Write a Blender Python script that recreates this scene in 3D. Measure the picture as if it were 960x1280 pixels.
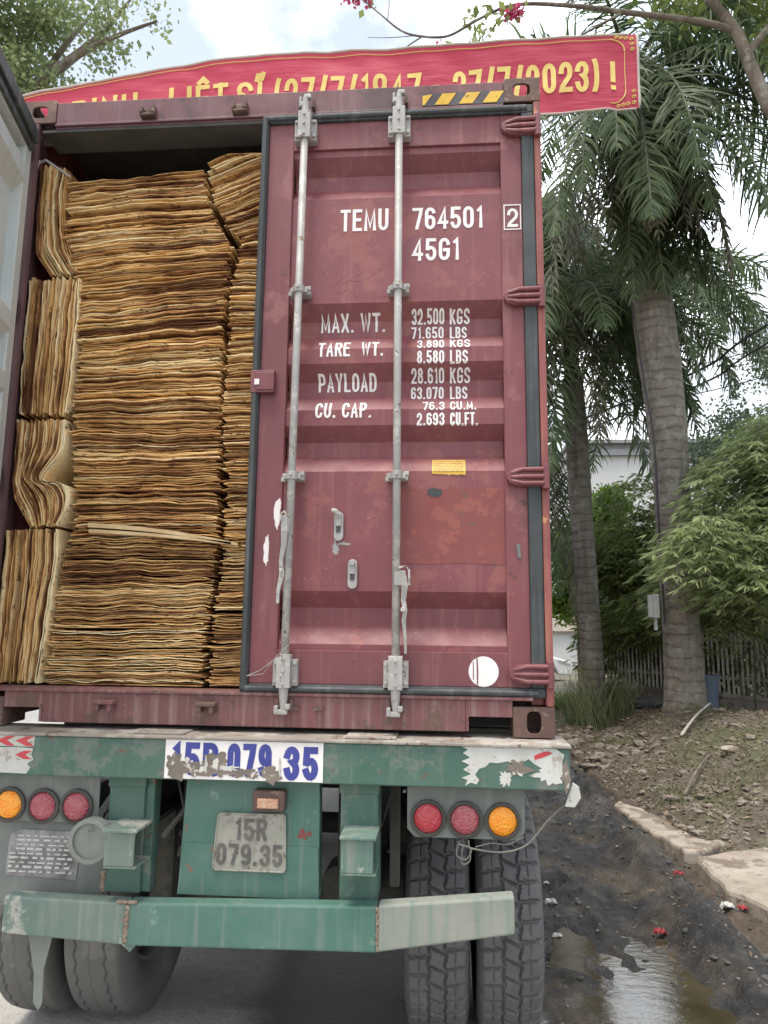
import bpy, bmesh, math, random
import numpy as np
from mathutils import Vector, Matrix, noise as mnoise
R = math.radians
PI = math.pi
random.seed(7)
rng = np.random.default_rng(11)
sc = bpy.context.scene
for o in list(bpy.data.objects):
    bpy.data.objects.remove(o)
COL = sc.collection

# ------------------------------------------------------------------ camera
cam_d = bpy.data.cameras.new('camera')
cam = bpy.data.objects.new('camera', cam_d); COL.objects.link(cam)
r_ = Vector((0.99678671, 0.07928495, 0.01140851)); u_ = Vector((0.00091655, -0.15370553, 0.98811627)); d_ = Vector((-0.0800963, 0.98493071, 0.1532843))
cam.matrix_world = Matrix(((r_.x, u_.x, -d_.x, .776), (r_.y, u_.y, -d_.y, -2.966), (r_.z, u_.z, -d_.z, 1.848), (0, 0, 0, 1)))
cam_d.sensor_fit = 'VERTICAL'; cam_d.sensor_height = 24.0
cam_d.lens = 24.0 * 899.17 / 1280.0
cam_d.clip_start = .05; cam_d.clip_end = 2000
sc.camera = cam
sc.render.resolution_x = 768; sc.render.resolution_y = 1024

# ------------------------------------------------------------------ light
SUN_EL, SUN_AZ = 74, 215        # azimuth clockwise from +Y (the far side of the trailer)
sd = Vector((math.sin(R(SUN_AZ)) * math.cos(R(SUN_EL)), math.cos(R(SUN_AZ)) * math.cos(R(SUN_EL)), math.sin(R(SUN_EL))))
sun_d = bpy.data.lights.new('sun', 'SUN'); sun_d.energy = 2.0; sun_d.angle = R(22); sun_d.color = (1, .94, .84)
sun = bpy.data.objects.new('sun', sun_d); COL.objects.link(sun)
sun.rotation_euler = sd.to_track_quat('Z', 'Y').to_euler()
sun.location = (0, 0, 30)
w = bpy.data.worlds.new('World'); sc.world = w; w.use_nodes = True
nt = w.node_tree; N = nt.nodes; L = nt.links
N.clear()
out = N.new('ShaderNodeOutputWorld'); bg = N.new('ShaderNodeBackground'); bg.inputs[1].default_value = .12
sky = N.new('ShaderNodeTexSky'); sky.sky_type = 'NISHITA'; sky.sun_disc = False
sky.sun_elevation = R(SUN_EL); sky.sun_rotation = R(SUN_AZ); sky.dust_density = 2.5; sky.air_density = 1.2
tc = N.new('ShaderNodeTexCoord'); mp = N.new('ShaderNodeMapping'); mp.inputs['Scale'].default_value = (1, 1, 1.6); mp.inputs['Location'].default_value = (3.1, 1.7, .4)
nz = N.new('ShaderNodeTexNoise'); nz.inputs['Scale'].default_value = 2.6; nz.inputs['Detail'].default_value = 7; nz.inputs['Roughness'].default_value = .55
rp = N.new('ShaderNodeValToRGB'); rp.color_ramp.elements[0].color = (.26, .26, .26, 1); rp.color_ramp.elements[0].position = .42; rp.color_ramp.elements[1].position = .62
mix = N.new('ShaderNodeMixRGB'); mix.inputs['Color2'].default_value = (10.2, 10.4, 10.6, 1)
L.new(tc.outputs['Generated'], mp.inputs[0]); L.new(mp.outputs[0], nz.inputs['Vector']); L.new(nz.outputs[0], rp.inputs[0])
dt_ = N.new('ShaderNodeVectorMath'); dt_.operation = 'DOT_PRODUCT'; gx = Vector((math.sin(R(10)) * math.cos(R(31)), math.cos(R(10)) * math.cos(R(31)), math.sin(R(31)))); dt_.inputs[1].default_value = gx
mr = N.new('ShaderNodeMapRange'); mr.inputs[1].default_value = .965; mr.inputs[2].default_value = 1.0; mr.inputs[3].default_value = 1.0; mr.inputs[4].default_value = 3.2
vm = N.new('ShaderNodeVectorMath'); vm.operation = 'SCALE'
L.new(tc.outputs['Generated'], dt_.inputs[0]); L.new(dt_.outputs['Value'], mr.inputs[0]); L.new(mix.outputs[0], vm.inputs[0]); L.new(mr.outputs[0], vm.inputs['Scale'])
L.new(rp.outputs[0], mix.inputs[0]); L.new(sky.outputs[0], mix.inputs['Color1']); L.new(vm.outputs[0], bg.inputs[0]); L.new(bg.outputs[0], out.inputs[0])
sc.view_settings.view_transform = 'Standard'; sc.view_settings.look = 'None'
sc.view_settings.exposure = 0.8; sc.view_settings.gamma = 1
sc.view_settings.use_curve_mapping = False

# ------------------------------------------------------------------ helpers
def tag(o, label=None, cat=None, group=None, kind=None):
    if label: o['label'] = label
    if cat: o['category'] = cat
    if group: o['group'] = group
    if kind: o['kind'] = kind
    return o

def empty(name, loc, label=None, cat=None, group=None):
    o = bpy.data.objects.new(name, None); COL.objects.link(o); o.location = loc; o.empty_display_size = .1
    return tag(o, label, cat, group)

def attach(o, parent):
    """keeps o where its world coordinates put it"""
    o.parent = parent
    if parent.type == 'EMPTY':
        o.matrix_parent_inverse = Matrix.LocRotScale(parent.location, parent.rotation_euler, None).inverted()

def link_mesh(name, verts, faces, m, parent=None, smooth=False, tone=None, bevel=0, seg=2, mask=None):
    me = bpy.data.meshes.new(name)
    me.from_pydata([tuple(map(float, v)) for v in verts], [], faces)
    if tone is not None:
        a = me.attributes.new('tone', 'FLOAT', 'POINT'); a.data.foreach_set('value', np.asarray(tone, dtype=np.float32))
    if mask is not None:
        a = me.attributes.new('zone', 'FLOAT_COLOR', 'POINT'); a.data.foreach_set('color', np.asarray(mask, dtype=np.float32).ravel())
    if smooth: me.polygons.foreach_set('use_smooth', [True] * len(me.polygons))
    me.materials.append(m)
    o = bpy.data.objects.new(name, me); COL.objects.link(o)
    if parent is not None: attach(o, parent)
    if bevel:
        b = o.modifiers.new('bevel', 'BEVEL'); b.width = bevel; b.segments = seg; b.limit_method = 'ANGLE'; b.angle_limit = R(40); b.harden_normals = False
    return o

class MB:
    def __init__(s, M=None): s.v = []; s.f = []; s.t = []; s.M = M; s.tone = 0
    def add(s, vs, fs):
        n = len(s.v)
        for v in vs:
            v = Vector(v)
            s.v.append(s.M @ v if s.M else v); s.t.append(s.tone)
        s.f += [tuple(i + n for i in f) for f in fs]
        return s
    def box(s, x0, x1, y0, y1, z0, z1, rot=None):
        vs = [(x, y, z) for z in (z0, z1) for y in (y0, y1) for x in (x0, x1)]
        if rot:
            c = Vector(((x0 + x1) / 2, (y0 + y1) / 2, (z0 + z1) / 2)); vs = [rot @ (Vector(v) - c) + c for v in vs]
        return s.add(vs, [(0, 2, 3, 1), (4, 5, 7, 6), (0, 1, 5, 4), (2, 6, 7, 3), (0, 4, 6, 2), (1, 3, 7, 5)])
    def prism(s, poly, y0, y1, axis='y'):
        """poly of (x,z) run along y, or of (y,z) run along x, or (x,y) run along z"""
        n = len(poly)
        g = {'y': lambda a, b, c: (a, c, b), 'x': lambda a, b, c: (c, a, b), 'z': lambda a, b, c: (a, b, c)}[axis]
        vs = [g(a, b, y0) for a, b in poly] + [g(a, b, y1) for a, b in poly]
        return s.add(vs, [tuple(range(n)), tuple(range(2 * n - 1, n - 1, -1))] + [(i, i + n, (i + 1) % n + n, (i + 1) % n) for i in range(n)])
    def tube(s, pts, r, n=8, caps=True):
        pts = [Vector(p) for p in pts]; k = len(pts)
        rr = r if isinstance(r, (list, tuple, np.ndarray)) else [r] * k
        vs = []; up = Vector((0.13, .31, .94)).normalized()
        for i, p in enumerate(pts):
            t = (pts[min(i + 1, k - 1)] - pts[max(i - 1, 0)]).normalized()
            a = t.cross(up)
            if a.length < .05: a = t.cross(Vector((1, 0, 0)))
            a.normalize(); b = t.cross(a); up = -b if False else up
            for j in range(n):
                q = 2 * PI * j / n; vs.append(p + (a * math.cos(q) + b * math.sin(q)) * rr[i])
        fs = [(i * n + j, i * n + (j + 1) % n, (i + 1) * n + (j + 1) % n, (i + 1) * n + j) for i in range(k - 1) for j in range(n)]
        if caps: fs += [tuple(range(n - 1, -1, -1)), tuple(range((k - 1) * n, k * n))]
        return s.add(vs, fs)
    def cyl(s, p0, p1, r0, r1=None, n=20): return s.tube([p0, p1], [r0, r0 if r1 is None else r1], n)
    def lathe(s, prof, center, axis='x', n=48):
        """prof of (radius, along)"""
        cx, cy, cz = center; vs = []
        for rad, al in prof:
            for j in range(n):
                a = 2 * PI * j / n; c, q = rad * math.cos(a), rad * math.sin(a)
                vs.append((cx + al, cy + c, cz + q) if axis == 'x' else ((cx + c, cy + al, cz + q) if axis == 'y' else (cx + c, cy + q, cz + al)))
        k = len(prof)
        return s.add(vs, [(i * n + j, i * n + (j + 1) % n, (i + 1) * n + (j + 1) % n, (i + 1) * n + j) for i in range(k - 1) for j in range(n)])
    def build(s, name, m, parent=None, bevel=0, smooth=False, tone=False):
        o = link_mesh(name, s.v, s.f, m, parent, smooth, s.t if tone else None, bevel)
        bm = bmesh.new(); bm.from_mesh(o.data); bmesh.ops.recalc_face_normals(bm, faces=bm.faces); bm.to_mesh(o.data); bm.free()
        return o

def hole_plate(mb, c, U, V, W, w, h, t, hw, hh, n=24):
    """rectangular plate centred at c in the plane U,V with a rounded slot hw x hh, thickness t along W"""
    c, U, V, W = map(Vector, (c, U, V, W))
    ins, outr = [], []
    for i in range(n):
        a = 2 * PI * (i + .5) / n
        ca, sa = math.cos(a), math.sin(a)
        e = .6
        x = hw * math.copysign(abs(ca) ** e, ca); y = hh * math.copysign(abs(sa) ** e, sa); ins.append((x, y))
        k = max(abs(ca) / (w / 2), abs(sa) / (h / 2)); outr.append((ca / k, sa / k))
    # corners snapped
    corners = [(w / 2, h / 2), (-w / 2, h / 2), (-w / 2, -h / 2), (w / 2, -h / 2)]
    for cx, cy in corners:
        j = min(range(n), key=lambda q: (outr[q][0] - cx) ** 2 + (outr[q][1] - cy) ** 2); outr[j] = (cx, cy)
    vs = []
    for off in (0, t):
        for lst in (outr, ins):
            vs += [c + U * x + V * y + W * off for x, y in lst]
    fs = []
    for i in range(n):
        j = (i + 1) % n
        fs += [(i, j, n + j, n + i), (2 * n + i, 3 * n + i, 3 * n + j, 2 * n + j), (n + i, n + j, 3 * n + j, 3 * n + i), (i, 2 * n + i, 2 * n + j, j)]
    mb.add(vs, fs)

# ------------------------------------------------------------------ materials
def new_mat(name):
    m = bpy.data.materials.new(name); m.use_nodes = True
    b = m.node_tree.nodes['Principled BSDF']
    return m, m.node_tree, b

class Nd:
    def __init__(s, nt): s.nt = nt
    def n(s, t, **k):
        x = s.nt.nodes.new(t)
        for a, b in k.items(): setattr(x, a, b)
        return x
    def l(s, a, b): s.nt.links.new(a, b)
    def coord(s, scale=(1, 1, 1), rot=(0, 0, 0)):
        t = s.n('ShaderNodeTexCoord'); m = s.n('ShaderNodeMapping'); m.inputs['Scale'].default_value = scale; m.inputs['Rotation'].default_value = rot
        s.l(t.outputs['Object'], m.inputs[0]); return m.outputs[0]
    def noise(s, vec, scale, detail=5, rough=.6, dist=0):
        x = s.n('ShaderNodeTexNoise'); x.inputs['Scale'].default_value = scale; x.inputs['Detail'].default_value = detail
        x.inputs['Roughness'].default_value = rough; x.inputs['Distortion'].default_value = dist
        s.l(vec, x.inputs['Vector']); return x.outputs[0]
    def ramp(s, val, stops):
        x = s.n('ShaderNodeValToRGB'); cr = x.color_ramp
        while len(cr.elements) < len(stops): cr.elements.new(.5)
        for e, (p, c) in zip(cr.elements, stops):
            e.position = p; e.color = (c, c, c, 1) if isinstance(c, (int, float)) else (*c, 1)
        s.l(val, x.inputs[0]); return x.outputs[0]
    def mix(s, fac, a, b, mode='MIX'):
        x = s.n('ShaderNodeMixRGB'); x.blend_type = mode
        for i, v in ((0, fac), (1, a), (2, b)):
            if isinstance(v, (int, float)): x.inputs[i].default_value = v if i == 0 else (v, v, v, 1)
            elif isinstance(v, tuple): x.inputs[i].default_value = (*v, 1)
            else: s.l(v, x.inputs[i])
        return x.outputs[0]
    def math(s, op, a, b=0.0):
        x = s.n('ShaderNodeMath', operation=op)
        for i, v in ((0, a), (1, b)):
            if isinstance(v, (int, float)): x.inputs[i].default_value = v
            else: s.l(v, x.inputs[i])
        return x.outputs[0]
    def bump(s, h, b, strength=.3, dist=.01):
        x = s.n('ShaderNodeBump'); x.inputs['Strength'].default_value = strength; x.inputs['Distance'].default_value = dist
        s.l(h, x.inputs['Height']); s.l(x.outputs[0], b.inputs['Normal'])

def paint(name, c, c2=None, rough=.5, vs=2.0, patches=None, specks=None, streak=None, bump=.15, bs=40, metal=0, amount=1, spec=.5, dent=.25):
    """c/c2 low-frequency mottling; patches/specks/streak = (colour, threshold) wear layers"""
    m, t, b = new_mat(name); d = Nd(t)
    v = d.coord()
    c2 = c2 or tuple(x * .75 for x in c)
    if streak: streak = (streak[0], streak[1] - .07) + tuple(streak[2:])
    if patches: patches = (patches[0], patches[1] - .045) + tuple(patches[2:])
    if specks: specks = (specks[0], specks[1] - .035) + tuple(specks[2:])
    col = d.mix(d.ramp(d.noise(v, vs, 6, .65), [(.35, 0.), (.65, 1.)]), c, c2)
    col = d.mix(d.math('MULTIPLY', d.noise(v, 35, 4, .7), .35 * amount), col, d.mix(.5, col, tuple(min(1, x * .45 + .02) for x in c)))
    if streak:
        sv = d.coord((26, 26, 1.3)); f = d.ramp(d.noise(sv, 1.0, 5, .6), [(streak[1], 0.), (min(1, streak[1] + .16), streak[2] if len(streak) > 2 else .7)])
        col = d.mix(f, col, streak[0])
    if patches:
        pf = d.ramp(d.noise(v, patches[2] if len(patches) > 2 else 3.2, 9, .72), [(patches[1], 0.), (min(1, patches[1] + .05), .85)])
        col = d.mix(pf, col, patches[0])
    if specks:
        sf = d.ramp(d.noise(v, specks[2] if len(specks) > 2 else 22, 6, .65, .4), [(specks[1], 0.), (min(1, specks[1] + .03), 1.)])
        col = d.mix(sf, col, specks[0])
    d.l(col, b.inputs['Base Color'])
    rr = d.ramp(d.noise(v, 6, 5, .6), [(.3, max(0, rough - .12)), (.7, min(1, rough + .15))]); d.l(rr, b.inputs['Roughness'])
    b.inputs['Metallic'].default_value = metal; b.inputs['Specular IOR Level'].default_value = spec
    if bump:
        b1_ = d.n('ShaderNodeBump'); b1_.inputs['Strength'].default_value = dent; b1_.inputs['Distance'].default_value = .03; d.l(d.noise(v, 2.6, 3, .5), b1_.inputs['Height'])
        b2_ = d.n('ShaderNodeBump'); b2_.inputs['Strength'].default_value = bump; b2_.inputs['Distance'].default_value = .004; d.l(d.noise(v, bs, 5, .65), b2_.inputs['Height'])
        d.l(b1_.outputs[0], b2_.inputs['Normal']); d.l(b2_.outputs[0], b.inputs['Normal'])
    return m

M = {}
M['maroon'] = paint('maroon_paint', (.215, .061, .070), (.160, .049, .057), .52, 1.6, streak=((.30, .14, .13), .60, .4), specks=((.10, .045, .03), .68), patches=((.27, .10, .10), .60, 2.6))
M['maroon_dirty'] = paint('maroon_sill_paint', (.20, .07, .075), (.16, .075, .075), .6, 3, streak=((.33, .24, .22), .55, .5), specks=((.10, .06, .04), .66), patches=((.12, .07, .055), .58, 5))
M['maroon_head'] = paint('dusty_header_paint', (.165, .062, .072), (.125, .06, .068), .6, 2.2, streak=((.22, .13, .14), .6, .4), specks=((.08, .05, .05), .64, 16), patches=((.09, .055, .06), .60, 3))
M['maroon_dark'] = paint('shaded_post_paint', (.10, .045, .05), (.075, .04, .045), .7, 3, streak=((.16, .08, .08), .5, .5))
M['maroon_panel'] = paint('maroon_panel_paint', (.222, .060, .071), (.178, .050, .060), .5, 1.4, streak=((.31, .12, .11), .60, .4), specks=((.40, .2, .17), .70, 50), patches=((.26, .085, .078), .58, 3.5), dent=.35)
M['post_red'] = paint('post_paint', (.30, .085, .075), (.2, .06, .06), .6, 6, specks=((.55, .25, .12), .66, 9), streak=((.42, .18, .12), .55, .7))
M['rust_dark'] = paint('rusty_casting', (.105, .06, .05), (.16, .095, .075), .75, 8, specks=((.22, .15, .12), .62), bump=.5)
M['rubber'] = paint('gasket_rubber', (.032, .037, .040), (.06, .067, .07), .6, 4, streak=((.15, .16, .16), .6, .5), bump=.2)
M['galv'] = paint('grey_rod_paint', (.40, .385, .37), (.31, .30, .28), .5, 6, specks=((.16, .10, .07), .66, 18), patches=((.5, .48, .45), .58, 9))
M['inner_grey'] = paint('door_inner_grey', (.58, .61, .60), (.50, .54, .54), .5, 2, streak=((.3, .34, .33), .6, .5))
M['dark_band'] = paint('black_band', (.05, .045, .055), (.08, .07, .08), .6, 5)
M['white_mark'] = paint('white_marking', (.86, .83, .81), (.75, .70, .69), .6, 9, specks=((.35, .16, .17), .70, 26), amount=.4)
M['yellow_mark'] = paint('yellow_marking', (.72, .45, .035), (.6, .36, .04), .6, 12, specks=((.1, .07, .05), .66, 30))
M['yellow_plate'] = paint('yellow_plate', (.72, .44, .06), (.62, .36, .05), .45, 18)
M['rust_patch'] = paint('rubbed_red_primer', (.235, .062, .054), (.205, .056, .056), .65, 4, patches=((.28, .085, .066), .56, 9), specks=((.15, .07, .055), .66, 20))
M['green'] = paint('green_trailer_paint', (.046, .122, .090), (.085, .150, .120), .55, 4.5, dent=.5, streak=((.20, .24, .21), .63, .4), specks=((.14, .09, .06), .665, 16), patches=((.15, .175, .15), .585, 5))
M['green_light'] = paint('teal_crossmember_paint', (.060, .160, .122), (.105, .19, .158), .55, 4, dent=.5, streak=((.22, .25, .22), .60, .5), specks=((.20, .12, .08), .70, 12), patches=((.2, .28, .24), .66, 5))
M['green_worn'] = paint('worn_pale_green_paint', (.095, .175, .142), (.165, .21, .178), .65, 3.2, streak=((.30, .30, .26), .58, .5), specks=((.24, .14, .09), .70, 14), patches=((.4, .39, .34), .6, 5))
M['bumper_bare'] = paint('bumper_worn_grey', (.30, .30, .26), (.215, .24, .205), .7, 3, streak=((.12, .20, .165), .58, .7), specks=((.2, .12, .08), .70, 14))
M['grey_panel'] = paint('grey_green_panel', (.135, .15, .138), (.20, .21, .19), .6, 4, streak=((.25, .26, .24), .6, .4), specks=((.08, .07, .06), .7, 20))
M['deck_edge'] = paint('dusty_deck_steel', (.33, .29, .25), (.25, .215, .185), .75, 7, specks=((.14, .09, .07), .62, 16), patches=((.42, .39, .35), .56, 6))
M['frame_dark'] = paint('chassis_steel', (.045, .05, .048), (.075, .08, .07), .8, 4, patches=((.12, .11, .09), .6, 5))
M['soot_shade'] = paint('grime_and_shade', (.06, .058, .052), (.1, .095, .085), .9, 4)  # grime on underparts; also the painted shade on plates inside the container
M['bare_white'] = paint('torn_sticker_white', (.62, .62, .58), (.5, .49, .45), .6, 9, patches=((.33, .29, .25), .60, 12), specks=((.30, .26, .22), .66, 30))
M['sticker_red'] = paint('sticker_red', (.62, .06, .075), (.5, .05, .06), .35, 12)
M['peel'] = paint('peeled_undercoat', (.23, .19, .155), (.16, .135, .115), .8, 10, specks=((.6, .58, .54), .61, 26))
M['rust_weld'] = paint('rusty_weld', (.24, .14, .09), (.34, .30, .24), .8, 30, bump=.6, bs=120)
M['blue_ink'] = paint('blue_lettering', (.035, .045, .24), (.05, .06, .29), .5, 14, specks=((.45, .45, .5), .72, 35), amount=.3)
M['plate'] = paint('number_plate_tin', (.36, .35, .30), (.27, .26, .215), .5, 9, specks=((.14, .12, .1), .63, 40), patches=((.22, .2, .17), .58, 14))
M['plate_ink'] = paint('plate_ink', (.085, .08, .075), (.16, .15, .13), .6, 12)
M['id_plate'] = paint('id_plate', (.12, .11, .11), (.34, .33, .33), .4, 16)
M['wood_board'] = paint('pale_board', (.62, .47, .27), (.5, .34, .17), .7, 10, specks=((.3, .17, .08), .7, 30))
M['grime'] = paint('grime_run', (.085, .115, .09), (.12, .11, .085), .8, 12)
M['grime_light'] = paint('dust_run', (.15, .19, .155), (.19, .19, .155), .8, 12)
M['disc'] = paint('dusty_disc', (.24, .25, .225), (.19, .205, .185), .7, 8)
M['concrete'] = paint('old_concrete', (.42, .37, .31), (.28, .235, .19), .9, 4.5, patches=((.15, .115, .088), .55, 2.4), specks=((.14, .11, .09), .66, 14), bump=.9, bs=25)
M['wall_concrete'] = paint('fence_wall_concrete', (.42, .37, .31), (.30, .26, .22), .9, 1.5, patches=((.12, .10, .08), .55, 2.2), streak=((.35, .33, .3), .6, .6), bump=.5)
M['picket'] = paint('weathered_picket', (.58, .55, .49), (.40, .38, .33), .85, 3, patches=((.12, .12, .09), .56, 5))
M['litter_white'] = paint('white_paper', (.7, .7, .68), (.55, .55, .52), .6, 20)
M['litter_red'] = paint('red_paper', (.48, .07, .085), (.28, .03, .035), .6, 20)
M['bin_blue'] = paint('blue_grey_plastic', (.10, .14, .19), (.08, .11, .15), .5, 5)
M['box_grey'] = paint('grey_box_paint', (.5, .52, .52), (.4, .42, .42), .5, 5)
M['bld'] = paint('pale_render_wall', (.6, .6, .58), (.5, .5, .5), .9, .3, bs=3)
M['bld2'] = paint('grey_roof', (.3, .3, .31), (.24, .24, .25), .9, .6, bs=3)
M['glass_dark'] = paint('dark_glass', (.03, .04, .045), (.05, .06, .065), .12, 1, bump=0)
M['car_white'] = paint('white_car_paint', (.72, .73, .73), (.68, .69, .7), .25, .5, bump=0, amount=.1)
M['wire'] = paint('dusty_wire', (.17, .165, .145), (.11, .105, .095), .7, 6)
M['cable'] = paint('black_cable', (.03, .03, .03), (.05, .05, .05), .6, 3)
M['tyre'] = paint('tyre_rubber', (.095, .093, .095), (.13, .127, .124), .72, 5, specks=((.17, .155, .135), .68, 24), patches=((.135, .13, .12), .60, 7), bump=.25, bs=60)
M['tyre_dusty'] = paint('dusty_tyre_rubber', (.12, .117, .112), (.15, .147, .14), .8, 4, patches=((.19, .18, .165), .60, 5), bump=.25, bs=60)
M['rim'] = paint('wheel_rim', (.2, .2, .19), (.12, .11, .1), .6, 8)
M['bark_palm'] = None

def lens_mat(name, c, spark):
    m, t, b = new_mat(name); d = Nd(t); v = d.coord()
    vo = d.n('ShaderNodeTexVoronoi'); vo.inputs['Scale'].default_value = 130; d.l(v, vo.inputs['Vector'])
    f = d.ramp(d.noise(v, 26, 4, .7), [(.42, 0.), (.7, .8)])
    d.l(d.mix(f, c, spark), b.inputs['Base Color'])
    b.inputs['Roughness'].default_value = .28; b.inputs['Coat Weight'].default_value = .4
    d.bump(vo.outputs[0], b, .8, .006)
    return m
M['lens_red'] = lens_mat('red_lens', (.46, .03, .045), (.50, .12, .14))
M['lens_red_dusty'] = lens_mat('dusty_red_lens', (.36, .055, .075), (.46, .17, .18))
M['lens_amber'] = lens_mat('amber_lens', (.98, .30, .006), (1.0, .50, .05))
M['lens_faded'] = lens_mat('faded_orange_lens', (.5, .25, .15), (.6, .45, .35))

def veneer_mat(name, sx, sz):
    m, t, b = new_mat(name); d = Nd(t)
    at = d.n('ShaderNodeAttribute', attribute_name='tone')
    v = d.coord((sx, 14, sz)); v2 = d.coord()
    tn = d.math('ADD', at.outputs['Fac'], d.math('MULTIPLY', d.math('SUBTRACT', d.noise(v, 1, 6, .7), .5), 1.5))
    tn = d.math('ADD', tn, d.math('MULTIPLY', d.math('SUBTRACT', d.noise(v2, 2.6, 4, .6), .5), 1.1))
    col = d.ramp(tn, [(.0, (.14, .055, .025)), (.18, (.34, .16, .065)), (.36, (.60, .34, .13)), (.60, (.80, .53, .23)), (1., (.94, .77, .47))])
    sp = d.ramp(d.noise(d.coord((sx * 5, 14, sz * 1.2)), 1, 4, .7), [(.58, 0.), (.66, .85)])
    col = d.mix(sp, col, (.13, .06, .03))
    d.l(col, b.inputs['Base Color']); b.inputs['Roughness'].default_value = .75; b.inputs['Specular IOR Level'].default_value = .25
    d.bump(d.noise(v, 3, 4, .7), b, .3, .004)
    return m
M['veneer_h'] = veneer_mat('veneer_edges', 5, 60)
M['veneer_v'] = veneer_mat('veneer_edges_upright', 60, 5)

def leaf_mat(name, c_dark, c_light, trans=.35, rough=.5, spec=.4):
    m, t, b = new_mat(name); d = Nd(t)
    at = d.n('ShaderNodeAttribute', attribute_name='tone')
    col = d.mix(at.outputs['Fac'], c_dark, c_light)
    col = d.mix(d.math('MULTIPLY', d.noise(d.coord(), 1.2, 3), .5), col, tuple((a + c) / 2 * .8 for a, c in zip(c_dark, c_light)))
    d.l(col, b.inputs['Base Color']); b.inputs['Roughness'].default_value = rough; b.inputs['Specular IOR Level'].default_value = spec
    tr = d.n('ShaderNodeBsdfTranslucent'); d.l(col, tr.inputs[0])
    mx = d.n('ShaderNodeMixShader'); mx.inputs[0].default_value = trans
    d.l(b.outputs[0], mx.inputs[1]); d.l(tr.outputs[0], mx.inputs[2])
    o = [n for n in t.nodes if n.type == 'OUTPUT_MATERIAL'][0]; d.l(mx.outputs[0], o.inputs[0])
    return m
M['palm_leaf'] = leaf_mat('palm_leaflets', (.05, .085, .04), (.18, .24, .105), .38)
M['palm_dead'] = leaf_mat('dried_palm_leaflets', (.13, .13, .09), (.30, .28, .2), .25)
M['bamboo_leaf'] = leaf_mat('bamboo_leaves', (.15, .21, .075), (.52, .60, .30), .5)
M['hedge_leaf'] = leaf_mat('hedge_leaves', (.09, .14, .04), (.32, .38, .12), .5)
M['bright_leaf'] = leaf_mat('bright_bush_leaves', (.09, .17, .025), (.25, .36, .06), .45)
M['tree_leaf'] = leaf_mat('tree_leaves', (.13, .18, .08), (.32, .38, .17), .5)
M['fern_leaf'] = leaf_mat('fine_tree_leaves', (.09, .14, .08), (.24, .31, .19), .45)
M['petal'] = leaf_mat('pink_petals', (.45, .04, .13), (.6, .12, .22), .4)
M['grass'] = leaf_mat('grass_blades', (.09, .13, .05), (.36, .38, .22), .45)
M['dry'] = leaf_mat('dry_leaves', (.10, .075, .05), (.34, .27, .19), .1, .8, .2)
M['dry_twig'] = paint('dry_twig_bark', (.36, .31, .25), (.14, .11, .085), .9, 1.5)
M['stone'] = paint('rubble_stone', (.27, .235, .2), (.2, .165, .135), .9, 6, patches=((.12, .1, .08), .55, 8), bump=.5)

def trunk_mat(name, c, c2, rings):
    m, t, b = new_mat(name); d = Nd(t); v = d.coord()
    zz = d.coord((.6, .6, rings)); r = d.noise(zz, 1, 4, .55, .1)
    wv = d.n('ShaderNodeTexWave'); wv.bands_direction = 'Z'; wv.inputs['Scale'].default_value = rings * .22; wv.inputs['Distortion'].default_value = 4.5; wv.inputs['Detail'].default_value = 3; wv.inputs['Detail Scale'].default_value = 1.4; d.l(v, wv.inputs['Vector'])
    r = d.mix(.38, r, d.ramp(wv.outputs[0], [(.0, 0.), (.25, 1.)]))
    col = d.mix(d.ramp(r, [(.35, 0.), (.75, 1.)]), c2, c)
    col = d.mix(d.ramp(d.noise(v, 2.0, 6, .7), [(.5, 0.), (.68, .7)]), col, tuple(x * .5 for x in c))
    col = d.mix(d.ramp(d.noise(v, 5, 7, .75), [(.50, 0.), (.60, .65)]), col, (.30, .29, .25))
    col = d.mix(d.ramp(d.noise(d.coord((9, 9, .8)), 1, 5, .7), [(.52, 0.), (.62, .55)]), col, tuple(x * .45 for x in c))
    d.l(col, b.inputs['Base Color']); b.inputs['Roughness'].default_value = .9
    d.bump(d.mix(.4, r, d.noise(v, 18, 6, .7)), b, .6, .03); return m
M['palm_trunk'] = trunk_mat('palm_bark', (.20, .18, .145), (.125, .11, .088), 9)
M['crownshaft'] = trunk_mat('crownshaft', (.13, .165, .10), (.10, .13, .08), 1.5)
M['bark'] = trunk_mat('tree_bark', (.16, .13, .10), (.10, .08, .06), 2)

def banner_mat():
    m, t, b = new_mat('red_banner_cloth'); d = Nd(t)
    v = d.coord(); col = d.mix(d.noise(v, .8, 3), (.50, .045, .085), (.58, .07, .12))
    d.l(col, b.inputs['Base Color']); b.inputs['Roughness'].default_value = .6
    tr = d.n('ShaderNodeBsdfTranslucent'); d.l(col, tr.inputs[0]); mx = d.n('ShaderNodeMixShader'); mx.inputs[0].default_value = .4
    d.l(b.outputs[0], mx.inputs[1]); d.l(tr.outputs[0], mx.inputs[2])
    o = [n for n in t.nodes if n.type == 'OUTPUT_MATERIAL'][0]; d.l(mx.outputs[0], o.inputs[0])
    d.bump(d.noise(d.coord((.5, 1, 3)), 2, 3), b, .5, .05)
    return m
M['banner'] = banner_mat()
M['banner_gold'] = paint('banner_gold_ink', (.72, .55, .16), (.62, .44, .12), .6, 3, bump=0)
M['banner_hem'] = paint('banner_hem', (.55, .5, .45), (.42, .36, .32), .8, 3)

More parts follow.
